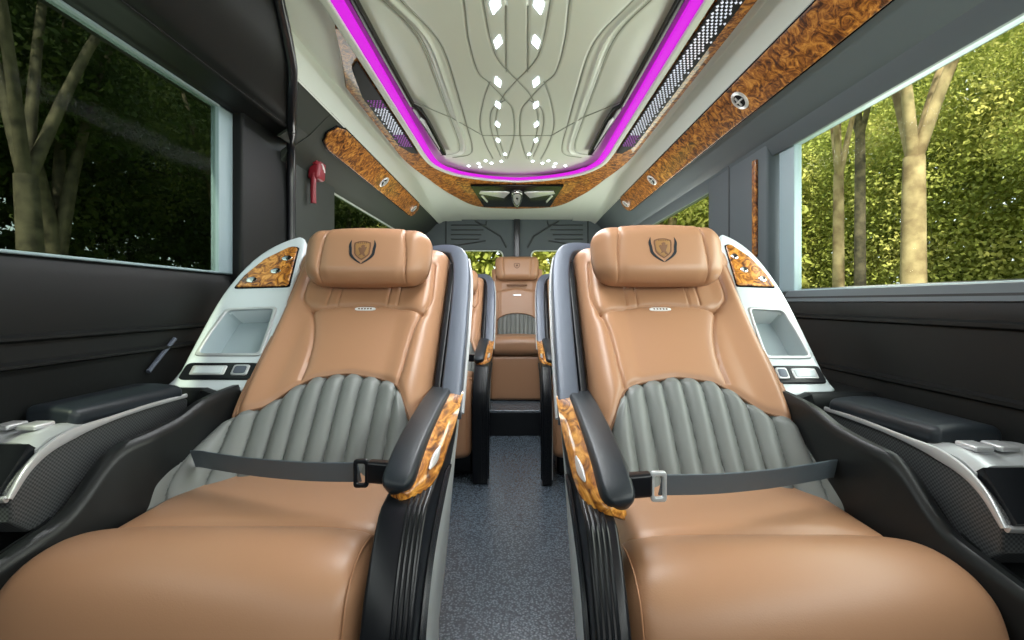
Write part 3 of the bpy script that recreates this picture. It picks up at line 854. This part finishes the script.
    def legf(x, y, z):
        # y: -TL/2 (front/bottom) .. TL/2 (rear/top); z: thickness, top at +hz
        a = min(max(TL/2 - y, 0), TL)
        i = min(max(int(np.searchsorted(cum, a))-1, 0), len(pth)-2)
        f_ = (a-cum[i])/(cum[i+1]-cum[i]); p = pth[i].lerp(pth[i+1], f_)
        T0 = (pth[min(i+1,len(pth)-1)]-pth[max(i-1,0)]); T1 = (pth[min(i+2,len(pth)-1)]-pth[i]); T = T0.lerp(T1, f_).normalized()
        N = Vector((0, T.z, -T.y))
        if N.z < -.01 or (abs(N.z) < .2 and N.y > 0): N = -N
        t = x/.264
        hh = z - .045
        if z > 0: hh += -.022*abs(t)**5 + .010*(1-t*t)
        u = cl + x
        # rear edge bows: lower in the middle, like the seam in the middle of the seat
        yy_ = (-.010 + .040*t*t)*max(0, 1-a/.12)
        if u > .35: u = .35+(u-.35)*kl
        return L(u, p.y + N.y*hh + yy_ + ly, p.z + N.z*hh)
    lr = mk('leg_rest', *xf(rbox(.264, TL/2, .045, .040, (26,50,2)), legf), 'tan_leather', root)
    for xx in (-.244,):
        sp_ = [legf(xx, TL/2 - a_, .0455) for a_ in np.linspace(.05, TL-.05, 34)]
        mk('stitching', *tube(sp_, .0016, 6, (1,0,0)), 'tan_piping', lr)
    # --- back shell and aisle-side wing
    mk('back_shell', *xf(rbox(.275,.40,.035,.03,(4,4,1)), lambda x,y,z: LB(.335+x,.43+y,-.115+z)), 'shell_grey', root)
    wp = smooth_path([LB(.030,.19,-.045), LB(.030,.30,-.045), LB(.031,.50,-.045), LB(.036,.68,-.045), LB(.050,.775,-.045), LB(.085,.825,-.05), LB(.16,.84,-.06), LB(.26,.84,-.07)], 5)
    mk('side_wing', *sweep(wp, rrect(.028,.028,.007), (0,-TH_C,TH_S), scale=[1.0 if i < 20 else max(.55, 1.0-(i-20)*.04) for i in range(len(wp))]), 'shell_grey', root)
    ep = smooth_path([LB(.000,.20,-.056), LB(.000,.30,-.056), LB(.001,.50,-.056), LB(.006,.69,-.056), LB(.022,.79,-.05)], 5)
    mk('wing_edge', *tube(ep, .006, 8, (1,0,0)), 'silver_satin', root)
    mk('wing_liner', *xf(rbox(.012,.30,.030,.008,(1,6,1)), lambda x,y,z: LB(.072+x,.46+y,-.062+z)), 'black_plastic', root)
    # --- aisle armrest: pad, burl fascia, side panels
    ap = smooth_path([(.062,1.36,-.254),(.061,1.20,-.258),(.060,1.08,-.267),(.059,.97,-.279),(.059,.88,-.295),(.060,.825,-.316),(.063,.803,-.334)], 6)
    n = len(ap); sc = []
    for i in range(n):
        f_ = i/(n-1); w = .66 - .04*f_
        if f_ > .82: w *= math.sqrt(max(.03, 1-((f_-.82)/.185)**2))
        sc.append((w, 1.0 if f_ < .9 else math.sqrt(max(.05,1-((f_-.9)/.105)**2))))
    pad = sweep([(sg*u, d-1, z+CAM_Z) for u,d,z in ap], rrect(.047,.019,.015,4), (0,0,1), scale=sc)
    arm = mk('armrest', *pad, 'black_leather', root)
    # burl band: from pad edge outward and down, wrapping the nose
    V = []; F = []
    top = [(.038,1.33,-.243),(.034,1.20,-.250),(.032,1.07,-.262),(.031,.96,-.276),(.032,.88,-.294),(.037,.825,-.316),(.050,.803,-.329),(.050,.800,-.330),(.054,.802,-.330)]
    bot = [(-.002,1.27,-.250),(-.003,1.12,-.288),(-.003,.99,-.307),(-.001,.90,-.326),(.010,.84,-.338),(.034,.805,-.342),(.050,.797,-.343),(.050,.797,-.339),(.054,.799,-.336)]
    T = smooth_path(top, 5); B = smooth_path(bot, 5)
    N_ = len(T)
    for a_, b_ in zip(T, B):
        mid = a_.lerp(b_, .5); out_ = Vector((-.7,-.25,.45))*.008
        inn = Vector((.02,.012,-.012))
        for p in (a_, a_.lerp(b_,.25)+out_*.75, mid+out_, a_.lerp(b_,.75)+out_*.75, b_, b_+inn, a_+inn): V.append(L(*p))
    for i in range(N_-1):
        for q in range(7): F.append((i*7+q, i*7+(q+1)%7, (i+1)*7+(q+1)%7, (i+1)*7+q))
    F += [tuple(range(7)), tuple((N_-1)*7+q for q in range(7))]
    bf = mk('burl_fascia', V, F, 'burl_bright', root)
    def onburl(a_, k, c_):   # a_ along, k down
        i = a_*(N_-1); i0 = int(i); f_ = i-i0
        p = T[i0].lerp(T[min(i0+1,N_-1)],f_).lerp(B[i0].lerp(B[min(i0+1,N_-1)],f_), k)
        return p + Vector((-.7,-.25,.45))*(.008+c_)
    tgp = [onburl(.36+.14*t, .50, .003) for t in np.linspace(0,1,9)]
    mk('metal_inlay', *sweep([L(*p) for p in tgp], rrect(.0075,.003,.0025), (-sg*.7,-.25,.45), scale=[max(.15,math.sin(PI*(.08+.84*i/8))) for i in range(9)]), 'silver', bf)
    # black side panel below the fascia
    poly = [(1.20,-.272),(1.06,-.303),(.95,-.320),(.88,-.334),(.80,-.344),(.765,-.356),(.715,-.41),(.668,-.50),(.660,-.62),(.660,-.93),(.72,-.93),(.735,-.70),(.75,-.56),(.82,-.47),(1.00,-.395),(1.14,-.335)]
    poly = [(p.x,p.y) for p in smooth_path([(a_,b_,0) for a_,b_ in poly], 2, closed=True)]
    poly_side = list(poly)
    sp2 = mk('side_panel', *xf(prism([(a_,b_) for a_,b_ in poly], .002, pw, .006), lambda u,d,z: L(u,d,z)), 'black_plastic', root)
    for k in range(4):
        o_ = .013*k
        rp_ = smooth_path([(.0,1.03-o_*1.6,-.365+o_*.2),(.0,.86-o_,-.425+o_*.3),(.0,.770-o_,-.49),(.0,.728-o_,-.60),(.0,.716-o_,-.92)], 5)
        mk('rib', *tube([L(*p) for p in rp_], .0042, 6, (1,0,0)), 'black_plastic', sp2)
    for k in range(4):
        u_ = .010+.0080*k
        rp_ = [Vector((u_, p[0]-.0005, p[1]+.0005)) for p in poly_side[7:19]]
        mk('rib', *tube([L(*p) for p in rp_], .0026, 6, (1,0,0)), 'black_plastic', sp2)
    # light grey base panel
    poly = [(1.34,-.245),(1.20,-.27),(.98,-.38),(.78,-.46),(.72,-.56),(.70,-.93),(.93,-.93),(.96,-.66),(1.04,-.60),(1.22,-.40),(1.36,-.27)]
    mk('base_panel', *xf(prism(poly, .012, .060, .004), lambda u,d,z: L(u,d,z)), 'shell_light', root)
    mk('seat_base', *xf(box(.09,.60,.80,1.30,-.94,-.56,.02), lambda u,d,z: L(u,d,z)), 'black_plastic', root)
    # --- window-side shoulder panel: white, with burl inlay, pocket and switches
    outl = [(.548,.245),(.705,.245),(.706,.30),(.708,.50),(.702,.62),(.680,.735),(.648,.805),(.612,.845),(.590,.85),(.575,.80),(.562,.60),(.552,.40)]
    outl = [(p.x,p.y) for p in smooth_path([(a_,b_,0) for a_,b_ in outl], 3, closed=True)]
    pk = [(.566,.345),(.694,.345),(.690,.43),(.680,.520),(.576,.528),(.570,.44)]
    def rnd_poly(pts, r=.010):
        out = []; n = len(pts)
        for i in range(n):
            p = Vector(pts[i]); a_ = Vector(pts[i-1]); b_ = Vector(pts[(i+1)%n])
            p1 = p + (a_-p).normalized()*r; p2 = p + (b_-p).normalized()*r
            for t in (0,.33,.67,1): q = p1.lerp(p,t).lerp(p.lerp(p2,t),t); out.append((q.x,q.y))
        return out
    pk = rnd_poly(pk, .012)
    cx_ = sum(p[0] for p in pk)/len(pk); cy_ = sum(p[1] for p in pk)/len(pk)
    sc_ = lambda k: [(cx_+(x-cx_)*k, cy_+(y-cy_)*(1-(1-k)*.85)) for x,y in pk]
    g = plate([outl, sc_(.90)], .075, .010, 3)
    wpn = mk('shoulder_panel', *xf(g, lambda x,y,c_: KB(x,y,c_-.070)), 'white_panel', root)
    mk('pocket_rim', *xf(plate([sc_(1.0), sc_(.88)], .006, .0025), lambda x,y,c_: KB(x,y,c_+.003)), 'silver_satin', wpn)
    # pocket as an open tray
    A_ = sc_(.91); B_ = sc_(.78); n = len(A_); V = [KB(x,y,.004) for x,y in A_] + [KB(x,y+.010,-.060) for x,y in B_]
    F = [(i,(i+1)%n,n+(i+1)%n,n+i) for i in range(n)] + [tuple(range(n,2*n))]
    mk('pocket', V, F, 'pocket_grey', wpn, recalc=False)
    bi = rnd_poly([(.572,.612),(.684,.606),(.676,.66),(.650,.735),(.606,.795),(.588,.79)], .008)
    bx = sum(p[0] for p in bi)/len(bi); by = sum(p[1] for p in bi)/len(bi)
    br = mk('burl_inlay', *xf(plate([bi], .010, .004, 3), lambda x,y,c_: KB(x,y,c_+.002)), 'burl_bright', wpn)
    mk('inlay_border', *xf(plate([[(bx+(x-bx)*1.06, by+(y-by)*1.05) for x,y in bi]], .006, .002), lambda x,y,c_: KB(x,y,c_+.002)), 'gloss_black', wpn)
    for (a_, b_) in ((.600,.735),(.612,.675),(.655,.635)):
        mk('reading_spot', *xf(lathe([(.0001,.004),(.008,.005),(.011,.003),(.012,0)], 14), lambda x,y,c_: KB(a_+x,b_+y*1.1,c_+.011)), 'chrome', br)
    sw = rnd_poly([(.556,.268),(.700,.268),(.697,.322),(.562,.322)], .012)
    swm = mk('switch_panel', *xf(plate([sw], .008, .003), lambda x,y,c_: KB(x,y,c_+.002)), 'black_plastic', wpn)
    mk('screen', *xf(plate([rnd_poly([(.618,.281),(.682,.281),(.682,.311),(.618,.311)], .004)], .006, .0015), lambda x,y,c_: KB(x,y,c_+.006)), 'silver', swm)
    mk('screen_face', *xf(plate([rnd_poly([(.624,.285),(.676,.285),(.676,.307),(.624,.307)], .003)], .0075, .001), lambda x,y,c_: KB(x,y,c_+.006)), 'white_panel', swm)
    mk('button', *xf(plate([rnd_poly([(.576,.279),(.606,.279),(.606,.313),(.576,.313)], .006)], .008, .002), lambda x,y,c_: KB(x,y,c_+.006)), 'silver_satin', swm)
    mk('button', *xf(plate([rnd_poly([(.580,.284),(.602,.284),(.602,.308),(.580,.308)], .006)], .0095, .001), lambda x,y,c_: KB(x,y,c_+.006)), 'shell_grey', swm)
    # --- lap belt with buckle
    bp_ = smooth_path([(.145,.860,-.318),(.25,.885,-.326),(.38,.935,-.336),(.50,.99,-.343),(.555,1.025,-.350),(.578,1.035,-.353)], 6)
    rf = [Vector((0,-.35+.1*0,.9))]*len(bp_)
    mk('seat_belt', *sweep([L(*p) for p in bp_], rrect(.0016,.021,.0012,1), (0,-.25,.95)), 'belt', root)
    bk = mk('buckle', *xf(rbox(.028,.012,.020,.006,(2,1,1)), lambda x,y,z: L(.098+x,.845+y+x*.2,-.312+z)), 'black_plastic', root)
    ring = [(x*.85,y) for x,y in rrect(.016,.026,.006,3)]; ri = [(x*.85,y) for x,y in rrect(.009,.018,.004,3)]
    mk('buckle_frame', *xf(plate([ring, ri], .008, .002), lambda x,y,c_: L(.136+x,.848-c_,-.314+y)), 'silver_satin' if sg > 0 else 'black_plastic', bk)
    return root

XL, XR, YR = -.150, .105, .94
s1 = make_seat(-1, 1.5, 1.22, .355, 0, .082, 'reclining_seat', 'tan and grey leather reclining seat nearest the camera, left of the aisle'); s1.location = (XL, 1.0, 0)
s2 = make_seat(1, 1.0, 1.195, .321, .03, .052, 'reclining_seat', 'tan and grey leather reclining seat nearest the camera, right of the aisle'); s2.location = (XR, YR, 0)
for src, x, y, lab in ((s1, -.150, 2.72, 'tan leather seat in the second row, left of the aisle behind the near seat'), (s2, .128, 2.70, 'tan leather seat in the second row, right of the aisle behind the near seat')):
    c = copy_tree(src); c.location = (x, y, 0); c['label'] = lab
for o in bpy.data.objects:
    if o.name.startswith('reclining_seat') and o.parent is None: o['group'] = 'reclining leather seats beside the aisle'

# rear middle seat on the platform
def rear_seat():
    root = empty('rear_seat', (0, 3.9, .181)); tag(root, 'tan leather middle seat on the raised rear platform at the end of the aisle', 'seat')
    W = .225
    def RB(u, s, h): return (u, .02 + .26*s - .966*h, .47 + .966*s + .26*h)      # local, s up the back
    us = np.linspace(-W, W, 91); ss = np.linspace(0, .62, 111)
    U, S = np.meshgrid(us, ss, indexing='ij')
    R = .04; e = np.clip(np.minimum(U+W, W-U), 0, R); H = -R+np.sqrt(np.maximum(R*R-(R-e)**2,0)); t = U/W
    H += .02*sstep(.55,.9,np.abs(t)); tt = np.clip(.62-S,0,.04); H += -.04+np.sqrt(np.maximum(.0016-(.04-tt)**2,0))
    bb = .13+.075*np.sqrt(np.maximum(0,1-(U/.17)**2))
    for q in (sm2([(.17,.16),(.16,.25),(.175,.40)]), sm2([(.175,.40),(0,.43),(-.175,.40)]), sm2([(-.17,.16),(-.16,.25),(-.175,.40)])):
        H -= .006*np.exp(-(polydist(U,S,q)/.005)**2)
    P = np.stack([U, .02+.26*S-.966*H, .47+.966*S+.26*H], -1); Q = np.stack([U, .02+.26*S+.966*.07, .47+.966*S-.26*.07], -1)
    back = mk('backrest', *arrgrid(P, Q), 'tan_leather', root)
    us = np.linspace(-.165,.165,111); tv = np.linspace(0,1,25); U = np.repeat(us[:,None],25,1)
    top = .13+.075*np.sqrt(np.maximum(0,1-(U/.168)**2)); S = .02+(top-.02)*tv[None,:]
    H = .020+.010*np.abs(np.cos(PI*U/.036))**.6 - .012*sstep(.9,1.0,tv)[None,:]
    P = np.stack([U, .02+.26*S-.966*H, .47+.966*S+.26*H], -1); Q = np.stack([U, .02+.26*S, .47+.966*S], -1)
    mk('lumbar_panel', *arrgrid(P, Q), 'grey_leather', root)
    pp = [RB(u, .13+.075*math.sqrt(max(0,1-(u/.168)**2)), .022) for u in np.linspace(-.167,.167,40)]
    mk('piping', *tube(pp, .004, 6, (0,-1,0)), 'tan_dark_seam', back)
    def hd(x,y,z):
        return RB(x*(1-.08*max(0,-y/.1)), .60+y, .05+z-.006*math.exp(-((abs(x)-.12)/.005)**2)*(z>0))
    hr = mk('headrest', *xf(rbox(.19,.105,.05,.045,(50,8,1)), hd), 'tan_leather', root)
    shp = lambda k: [(x*k, .01-y*k) for x,y in shield_outline()]
    mk('emblem', *xf(plate([shp(.036), shp(.028)], .003, .0008), lambda x,y,c_: hd(x,y,.05+c_)), 'tan_dark_seam', hr)
    mk('emblem_figure', *xf(plate([shp(.014)], .003, .0008), lambda x,y,c_: hd(x,y,.05+c_)), 'tan_dark_seam', hr)
    mk('metal_tag', *xf(rbox(.035,.006,.003,.002), lambda x,y,z: RB(x,.37+y,.008+z)), 'silver', back)
    mk('bar', *xf(rbox(.09,.007,.006,.005), lambda x,y,z: RB(x,.455+y,.03+z)), 'tan_dark_seam', back)
    mk('seat_cushion', *xf(rbox(W,.20,.07,.06,(10,6,1)), lambda x,y,z: (x, -.17+y, .42+z+(.012*(1-(x/W)**2) if z>0 else 0))), 'tan_leather', root)
    mk('front_apron', *xf(rbox(W-.01,.035,.175,.03,(6,1,4)), lambda x,y,z: (x, -.30+y, .178+z)), 'tan_leather', root)
    mk('seat_base', *box(-.2,.2,-.25,.05,0.001,.36,.02), 'black_plastic', root)
rear_seat()

# ------------------------------------------------------------------ consoles with armrest along the windows
def side_console(sg, xb, yoff, k, xwall, dz, lab):
    root = empty('side_console', (sg*(xwall-.12), 1.0+yoff, 0)); tag(root, lab, 'console')
    ctr = root.location.copy()
    def L(u, d, z):
        if u > .55: u = .55+(u-.55)*k
        x = min(xb+u, xwall-.004)
        return (sg*x-ctr.x, d+yoff-ctr.y, z+CAM_Z)
    ds = [.42,.60,.688,.732,.771,.796,.823,.838,.853,.912,.99,1.043,1.12,1.2,1.5]
    rz_ = [-.46,-.44,-.423,-.404,-.3955,-.375,-.344,-.3115,-.287,-.277,-.263,-.240,-.228,-.222,-.222]
    ui_ = [.655,.645,.632,.622,.617,.612,.608,.602,.594,.575,.566,.562,.556,.552,.548]
    dd = np.linspace(.42, 1.5, 100)
    rz = np.interp(dd, ds, rz_); ui = np.interp(dd, ds, ui_)
    for _ in range(4):
        rz[1:-1] = (rz[:-2]+2*rz[1:-1]+rz[2:])/4; ui[1:-1] = (ui[:-2]+2*ui[1:-1]+ui[2:])/4
    V = []; F = []
    WU = .55+(xwall-xb-.55)/k + .02
    for d, r, u in zip(dd, rz, ui):
        tr = -.43 + .20*float(sstep(1.10,1.17,d)); tr = min(tr, r-.004)
        w = .022
        uo = max(u+.036, .632)
        sec = [(u-.008,-.94),(u-.006,-.60),(u,r-.020),(u+.003,r-.007),(u+.010,r),(u+w,r),(u+w+.007,r-.006),(u+w+.012,r-.022),(uo,min(tr+.02,r-.03) if tr < r-.05 else r-.006),(uo+.01,tr),(WU,tr),(WU,-.94)]
        for a_, z in sec: V.append(L(a_, d, z))
    n = 12
    for i in range(len(dd)-1):
        for q in range(n): F.append((i*n+q, i*n+(q+1)%n, (i+1)*n+(q+1)%n, (i+1)*n+q))
    F += [tuple(range(n)), tuple((len(dd)-1)*n+q for q in range(n))]
    mk('console_body', V, F, 'console_black', root)
    # armrest box
    def A(u, d, z): return L(u, d, z+dz)
    AU0, AU1 = .655, .80
    poly = [(1.125,-.262),(1.0,-.262),(.87,-.272),(.80,-.278),(.765,-.292),(.735,-.315),(.712,-.345),(.72,-.36),(.75,-.425),(1.0,-.425),(1.10,-.38),(1.14,-.30)]
    sp = [(p.x,p.y) for p in smooth_path([(a_,b_,0) for a_,b_ in poly], 2, closed=True)]
    box_ = mk('armrest_box', *xf(prism(sp, AU0, AU1, .006), A), 'carbon_mesh', root)
    def padf(x,y,z):
        f_ = (y+.13)/.26
        return A(.722 + x*(.90+.12*f_) + .012*(1-f_), .985+y, -.252 + z + .010*f_*0 + (.008*(1-(x/.07)**2) if z>0 else 0))
    mk('armrest_pad', *xf(rbox(.072,.135,.018,.015,(8,8,1)), padf), 'black_leather', root)
    tp = smooth_path([(AU0-.002,1.13,-.262),(AU0-.002,1.0,-.262),(AU0-.002,.88,-.268),(AU0-.002,.82,-.275),(AU0-.002,.775,-.290),(AU0-.002,.742,-.315),(AU0-.002,.715,-.352)], 5)
    sc = [(.8+.9*max(0,min(1,(i-8)/6)) if i < 16 else max(.6,1.7-(i-16)*.07)) for i in range(len(tp))]
    mk('silver_trim', *sweep([A(*p) for p in tp], rrect(.004,.0065,.003,2), (0,-.25,.97), scale=[(1,s_) for s_ in sc]), 'silver', box_)
    bpth = [(AU0,.713,-.352),(AU0+.07,.711,-.354),(AU1,.711,-.356)]
    mk('silver_trim', *sweep([A(*p) for p in bpth], rrect(.004,.006,.003,2), (0,-.5,.8)), 'silver', box_)
    # hood over the cup holder
    V = []; F = []
    hs = smooth_path([(0,.872,-.262),(0,.83,-.254),(0,.79,-.258),(0,.765,-.272)], 4)
    for i, p in enumerate(hs):
        for u in np.linspace(AU0+.004, AU1, 13):
            t = (u-AU0)/(AU1-AU0); dip = .012*math.exp(-((t-.45)/.18)**2)*math.sin(PI*i/(len(hs)-1))
            rise = -.014*math.exp(-(t/.12)**2)
            V.append(A(u, p.y, p.z+rise-dip))
    n = 13; m_ = len(hs)
    for i in range(m_-1):
        for q in range(n-1): F.append((i*n+q,i*n+q+1,(i+1)*n+q+1,(i+1)*n+q))
    off = len(V)
    V2 = [(v[0],v[1],v[2]-.014) for v in V]; V = V + V2
    F += [tuple(off+q for q in f_[::-1]) for f_ in F]
    for i in range(m_-1):
        for q in (0,n-1): F.append((i*n+q,(i+1)*n+q,off+(i+1)*n+q,off+i*n+q))
    for q in range(n-1):
        for i in (0,m_-1): F.append((i*n+q,i*n+q+1,off+i*n+q+1,off+i*n+q))
    hood = mk('hood', V, F, 'silver_satin', root)
    for u in (.70,.745):
        mk('hood_roller', *xf(rbox(.017,.020,.005,.004,(1,1,1)), lambda x,y,z: A(u+x,.810+y,-.2535+z)), 'silver', hood)
    # dark sloping front face
    q = [(AU0+.006,.768,-.278),(AU1,.768,-.278),(AU1,.716,-.346),(AU0+.006,.716,-.346)]
    V = [A(p[0],p[1]-.012,p[2]+.006) for p in q] + [A(p[0],p[1]+.006,p[2]-.01) for p in q]
    mk('front_cover', V, [(0,1,2,3),(4,7,6,5),(0,4,5,1),(1,5,6,2),(2,6,7,3),(3,7,4,0)], 'gloss_black' if False else 'black_plastic', root)
    # round socket in the low tray
    mk('tray_socket', *xf(lathe([(.0001,.004),(.020,.004),(.022,.010),(.030,.010),(.033,.004),(.034,0)], 20), lambda x,y,z: L(.722+x,.655+y,-.431+z)), 'black_plastic', root)
    return root
side_console(1, XR, 0, 1.0, .915, 0, 'black side console with padded armrest under the right window')
side_console(-1, .188, .06, 1.15, .975, .02, 'black side console with padded armrest under the left window')
# short grey brace on the left door trim
br = mk('door_brace', *tube([(-.978,1.22,Z(-.185)),(-.982,1.32,Z(-.105))], .006, 8), 'shell_grey'); tag(br, 'short grey diagonal strut on the left door panel above the armrest', 'strut')

# ------------------------------------------------------------------ outdoors
gr = mk('ground', *box(-60,60,-40,80,-.75,-.72), 'grass', smooth=False); tag(gr, kind=S_)
rs = np.random.RandomState(7)
def leaves(n, ellipsoids, smin, smax):
    V = np.zeros((n,4,3)); w = np.array([e[1][0]*e[1][1]*e[1][2] for e in ellipsoids]); w = w/w.sum()
    pick = rs.choice(len(ellipsoids), n, p=w)
    d = rs.normal(size=(n,3)); d /= np.linalg.norm(d,axis=1)[:,None]; r = rs.rand(n)**.45
    c_ = np.array([e[0] for e in ellipsoids])[pick]; a_ = np.array([e[1] for e in ellipsoids])[pick]
    P = c_ + d*r[:,None]*a_
    t = rs.normal(size=(n,3)); t /= np.linalg.norm(t,axis=1)[:,None]
    q = np.cross(t, rs.normal(size=(n,3))); q /= np.linalg.norm(q,axis=1)[:,None]
    s = (smin+(smax-smin)*rs.rand(n))[:,None]
    V[:,0] = P+t*s; V[:,1] = P+q*s*.55; V[:,2] = P-t*s; V[:,3] = P-q*s*.55
    return V.reshape(-1,3), [(4*i,4*i+1,4*i+2,4*i+3) for i in range(n)]
def tree(x, y, h, r, lm, bm_, lab, seed, fork=.45, n=3500, crown=None, leaf=(.10,.20), lean=0):
    rnd = random.Random(seed)
    root = empty('tree', (x, y, -.72)); tag(root, lab, 'tree', 'trees outside the windows')
    fk = h*fork
    tr = [tube(smooth_path([(0,0,-.1),(.03*h*lean+.03,.05,fk*.5),(.06*h*lean,.0,fk)], 4), r, 16, (1,0,0), scale=[1.25-.35*i/8 for i in range(9)])]
    tips = []
    for b in range(4):
        a = b*2*PI/4 + rnd.random(); sp_ = .10+.22*rnd.random()
        p = smooth_path([(.06*h*lean,0,fk*.97),(.06*h*lean+math.cos(a)*sp_*h*.3,math.sin(a)*sp_*h*.3,fk+(h-fk)*.35),(.06*h*lean+math.cos(a)*sp_*h,math.sin(a)*sp_*h,h*.92)], 4)
        tr.append(tube(p, r*.62, 12, (1,0,0), scale=[1-.8*i/8 for i in range(9)])); tips.append(p[-1]); tips.append(p[5])
    mk('trunk', *join(*tr), bm_, root)
    el = [((t.x, t.y, t.z), (h*.17, h*.17, h*.13)) for t in tips]
    if crown: el += crown
    V, F = leaves(n, el, *leaf)
    mk('foliage', V, F, lm, root, smooth=False, recalc=False)
    return root
T_ = [
 (7.25, 8.4, 12, .18, 'leaf_bright','bark','tall pale-barked forked tree, the thickest trunk beyond the right window',1,.36),
 (7.9, 11.3, 12.0, .12, 'leaf_bright','bark','slim tree just left of the thick pale trunk beyond the right window',2,.40),
 (9.7, 13.0, 13.0, .13, 'leaf_mid','bark_dark','slender brown trunk nearest the right window post',3,.5),
 (13.5, 10.5, 9.0, .2, 'leaf_bright','bark','sunlit yellow-green tree at the right edge of the right window',4,.3),
 (6.2, 19.0, 9.0, .2, 'leaf_bright','bark','tree seen through the rear right side window',5,.4),
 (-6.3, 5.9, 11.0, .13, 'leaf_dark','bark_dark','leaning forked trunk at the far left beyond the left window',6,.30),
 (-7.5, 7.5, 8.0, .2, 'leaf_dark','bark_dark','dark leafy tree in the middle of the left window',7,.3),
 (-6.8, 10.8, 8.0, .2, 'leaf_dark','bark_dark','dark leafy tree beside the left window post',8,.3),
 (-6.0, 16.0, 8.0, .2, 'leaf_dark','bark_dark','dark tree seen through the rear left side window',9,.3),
 (-3.0, 17.0, 7.0, .2, 'leaf_bright','bark','bright green tree through the left rear door window',10,.15),
 (3.2, 17.0, 7.0, .2, 'leaf_bright','bark','bright green tree through the right rear door window',11,.15),
]
for a in T_:
    x, y, h, r, lm, bm_, lab, seed, fork = a
    tree(x, y, h, r, lm, bm_, lab, seed, fork, n=14000, leaf=(.035,.08))
def thicket(name, x0, x1, y0, y1, z1, n, lm, lab, leaf):
    V = np.zeros((n,4,3)); P = np.stack([x0+(x1-x0)*rs.rand(n), y0+(y1-y0)*rs.rand(n), -.7+(z1+.7)*rs.rand(n)**.8], 1)
    t = rs.normal(size=(n,3)); t /= np.linalg.norm(t,axis=1)[:,None]; q = np.cross(t, rs.normal(size=(n,3))); q /= np.linalg.norm(q,axis=1)[:,None]
    s = (leaf[0]+(leaf[1]-leaf[0])*rs.rand(n))[:,None]
    V[:,0] = P+t*s; V[:,1] = P+q*s*.6; V[:,2] = P-t*s; V[:,3] = P-q*s*.6
    o = mk(name, V.reshape(-1,3), [(4*i,4*i+1,4*i+2,4*i+3) for i in range(n)], lm, smooth=False, recalc=False)
    tag(o, lab, 'foliage', kind='stuff')
thicket('thicket', 14, 18, 2, 34, 10.0, 170000, 'leaf_bright', 'sunlit woodland leaves far beyond the right windows', (.055,.11))
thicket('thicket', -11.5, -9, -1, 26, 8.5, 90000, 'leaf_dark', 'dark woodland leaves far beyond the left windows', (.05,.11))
thicket('thicket', -9, 14, 22, 25, 7.5, 30000, 'leaf_bright', 'woodland leaves behind the rear door windows', (.15,.28))
thicket('thicket', 18.5, 21, -2, 42, 13.0, 9000, 'leaf_mid', 'shaded deep woodland behind the sunlit leaves on the right', (.35,.60))
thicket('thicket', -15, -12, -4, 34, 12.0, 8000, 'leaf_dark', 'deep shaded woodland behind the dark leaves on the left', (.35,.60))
thicket('undergrowth', 8.5, 13, 4, 26, 1.2, 5000, 'leaf_mid', 'low bushes under the trees beyond the right windows', (.12,.25))
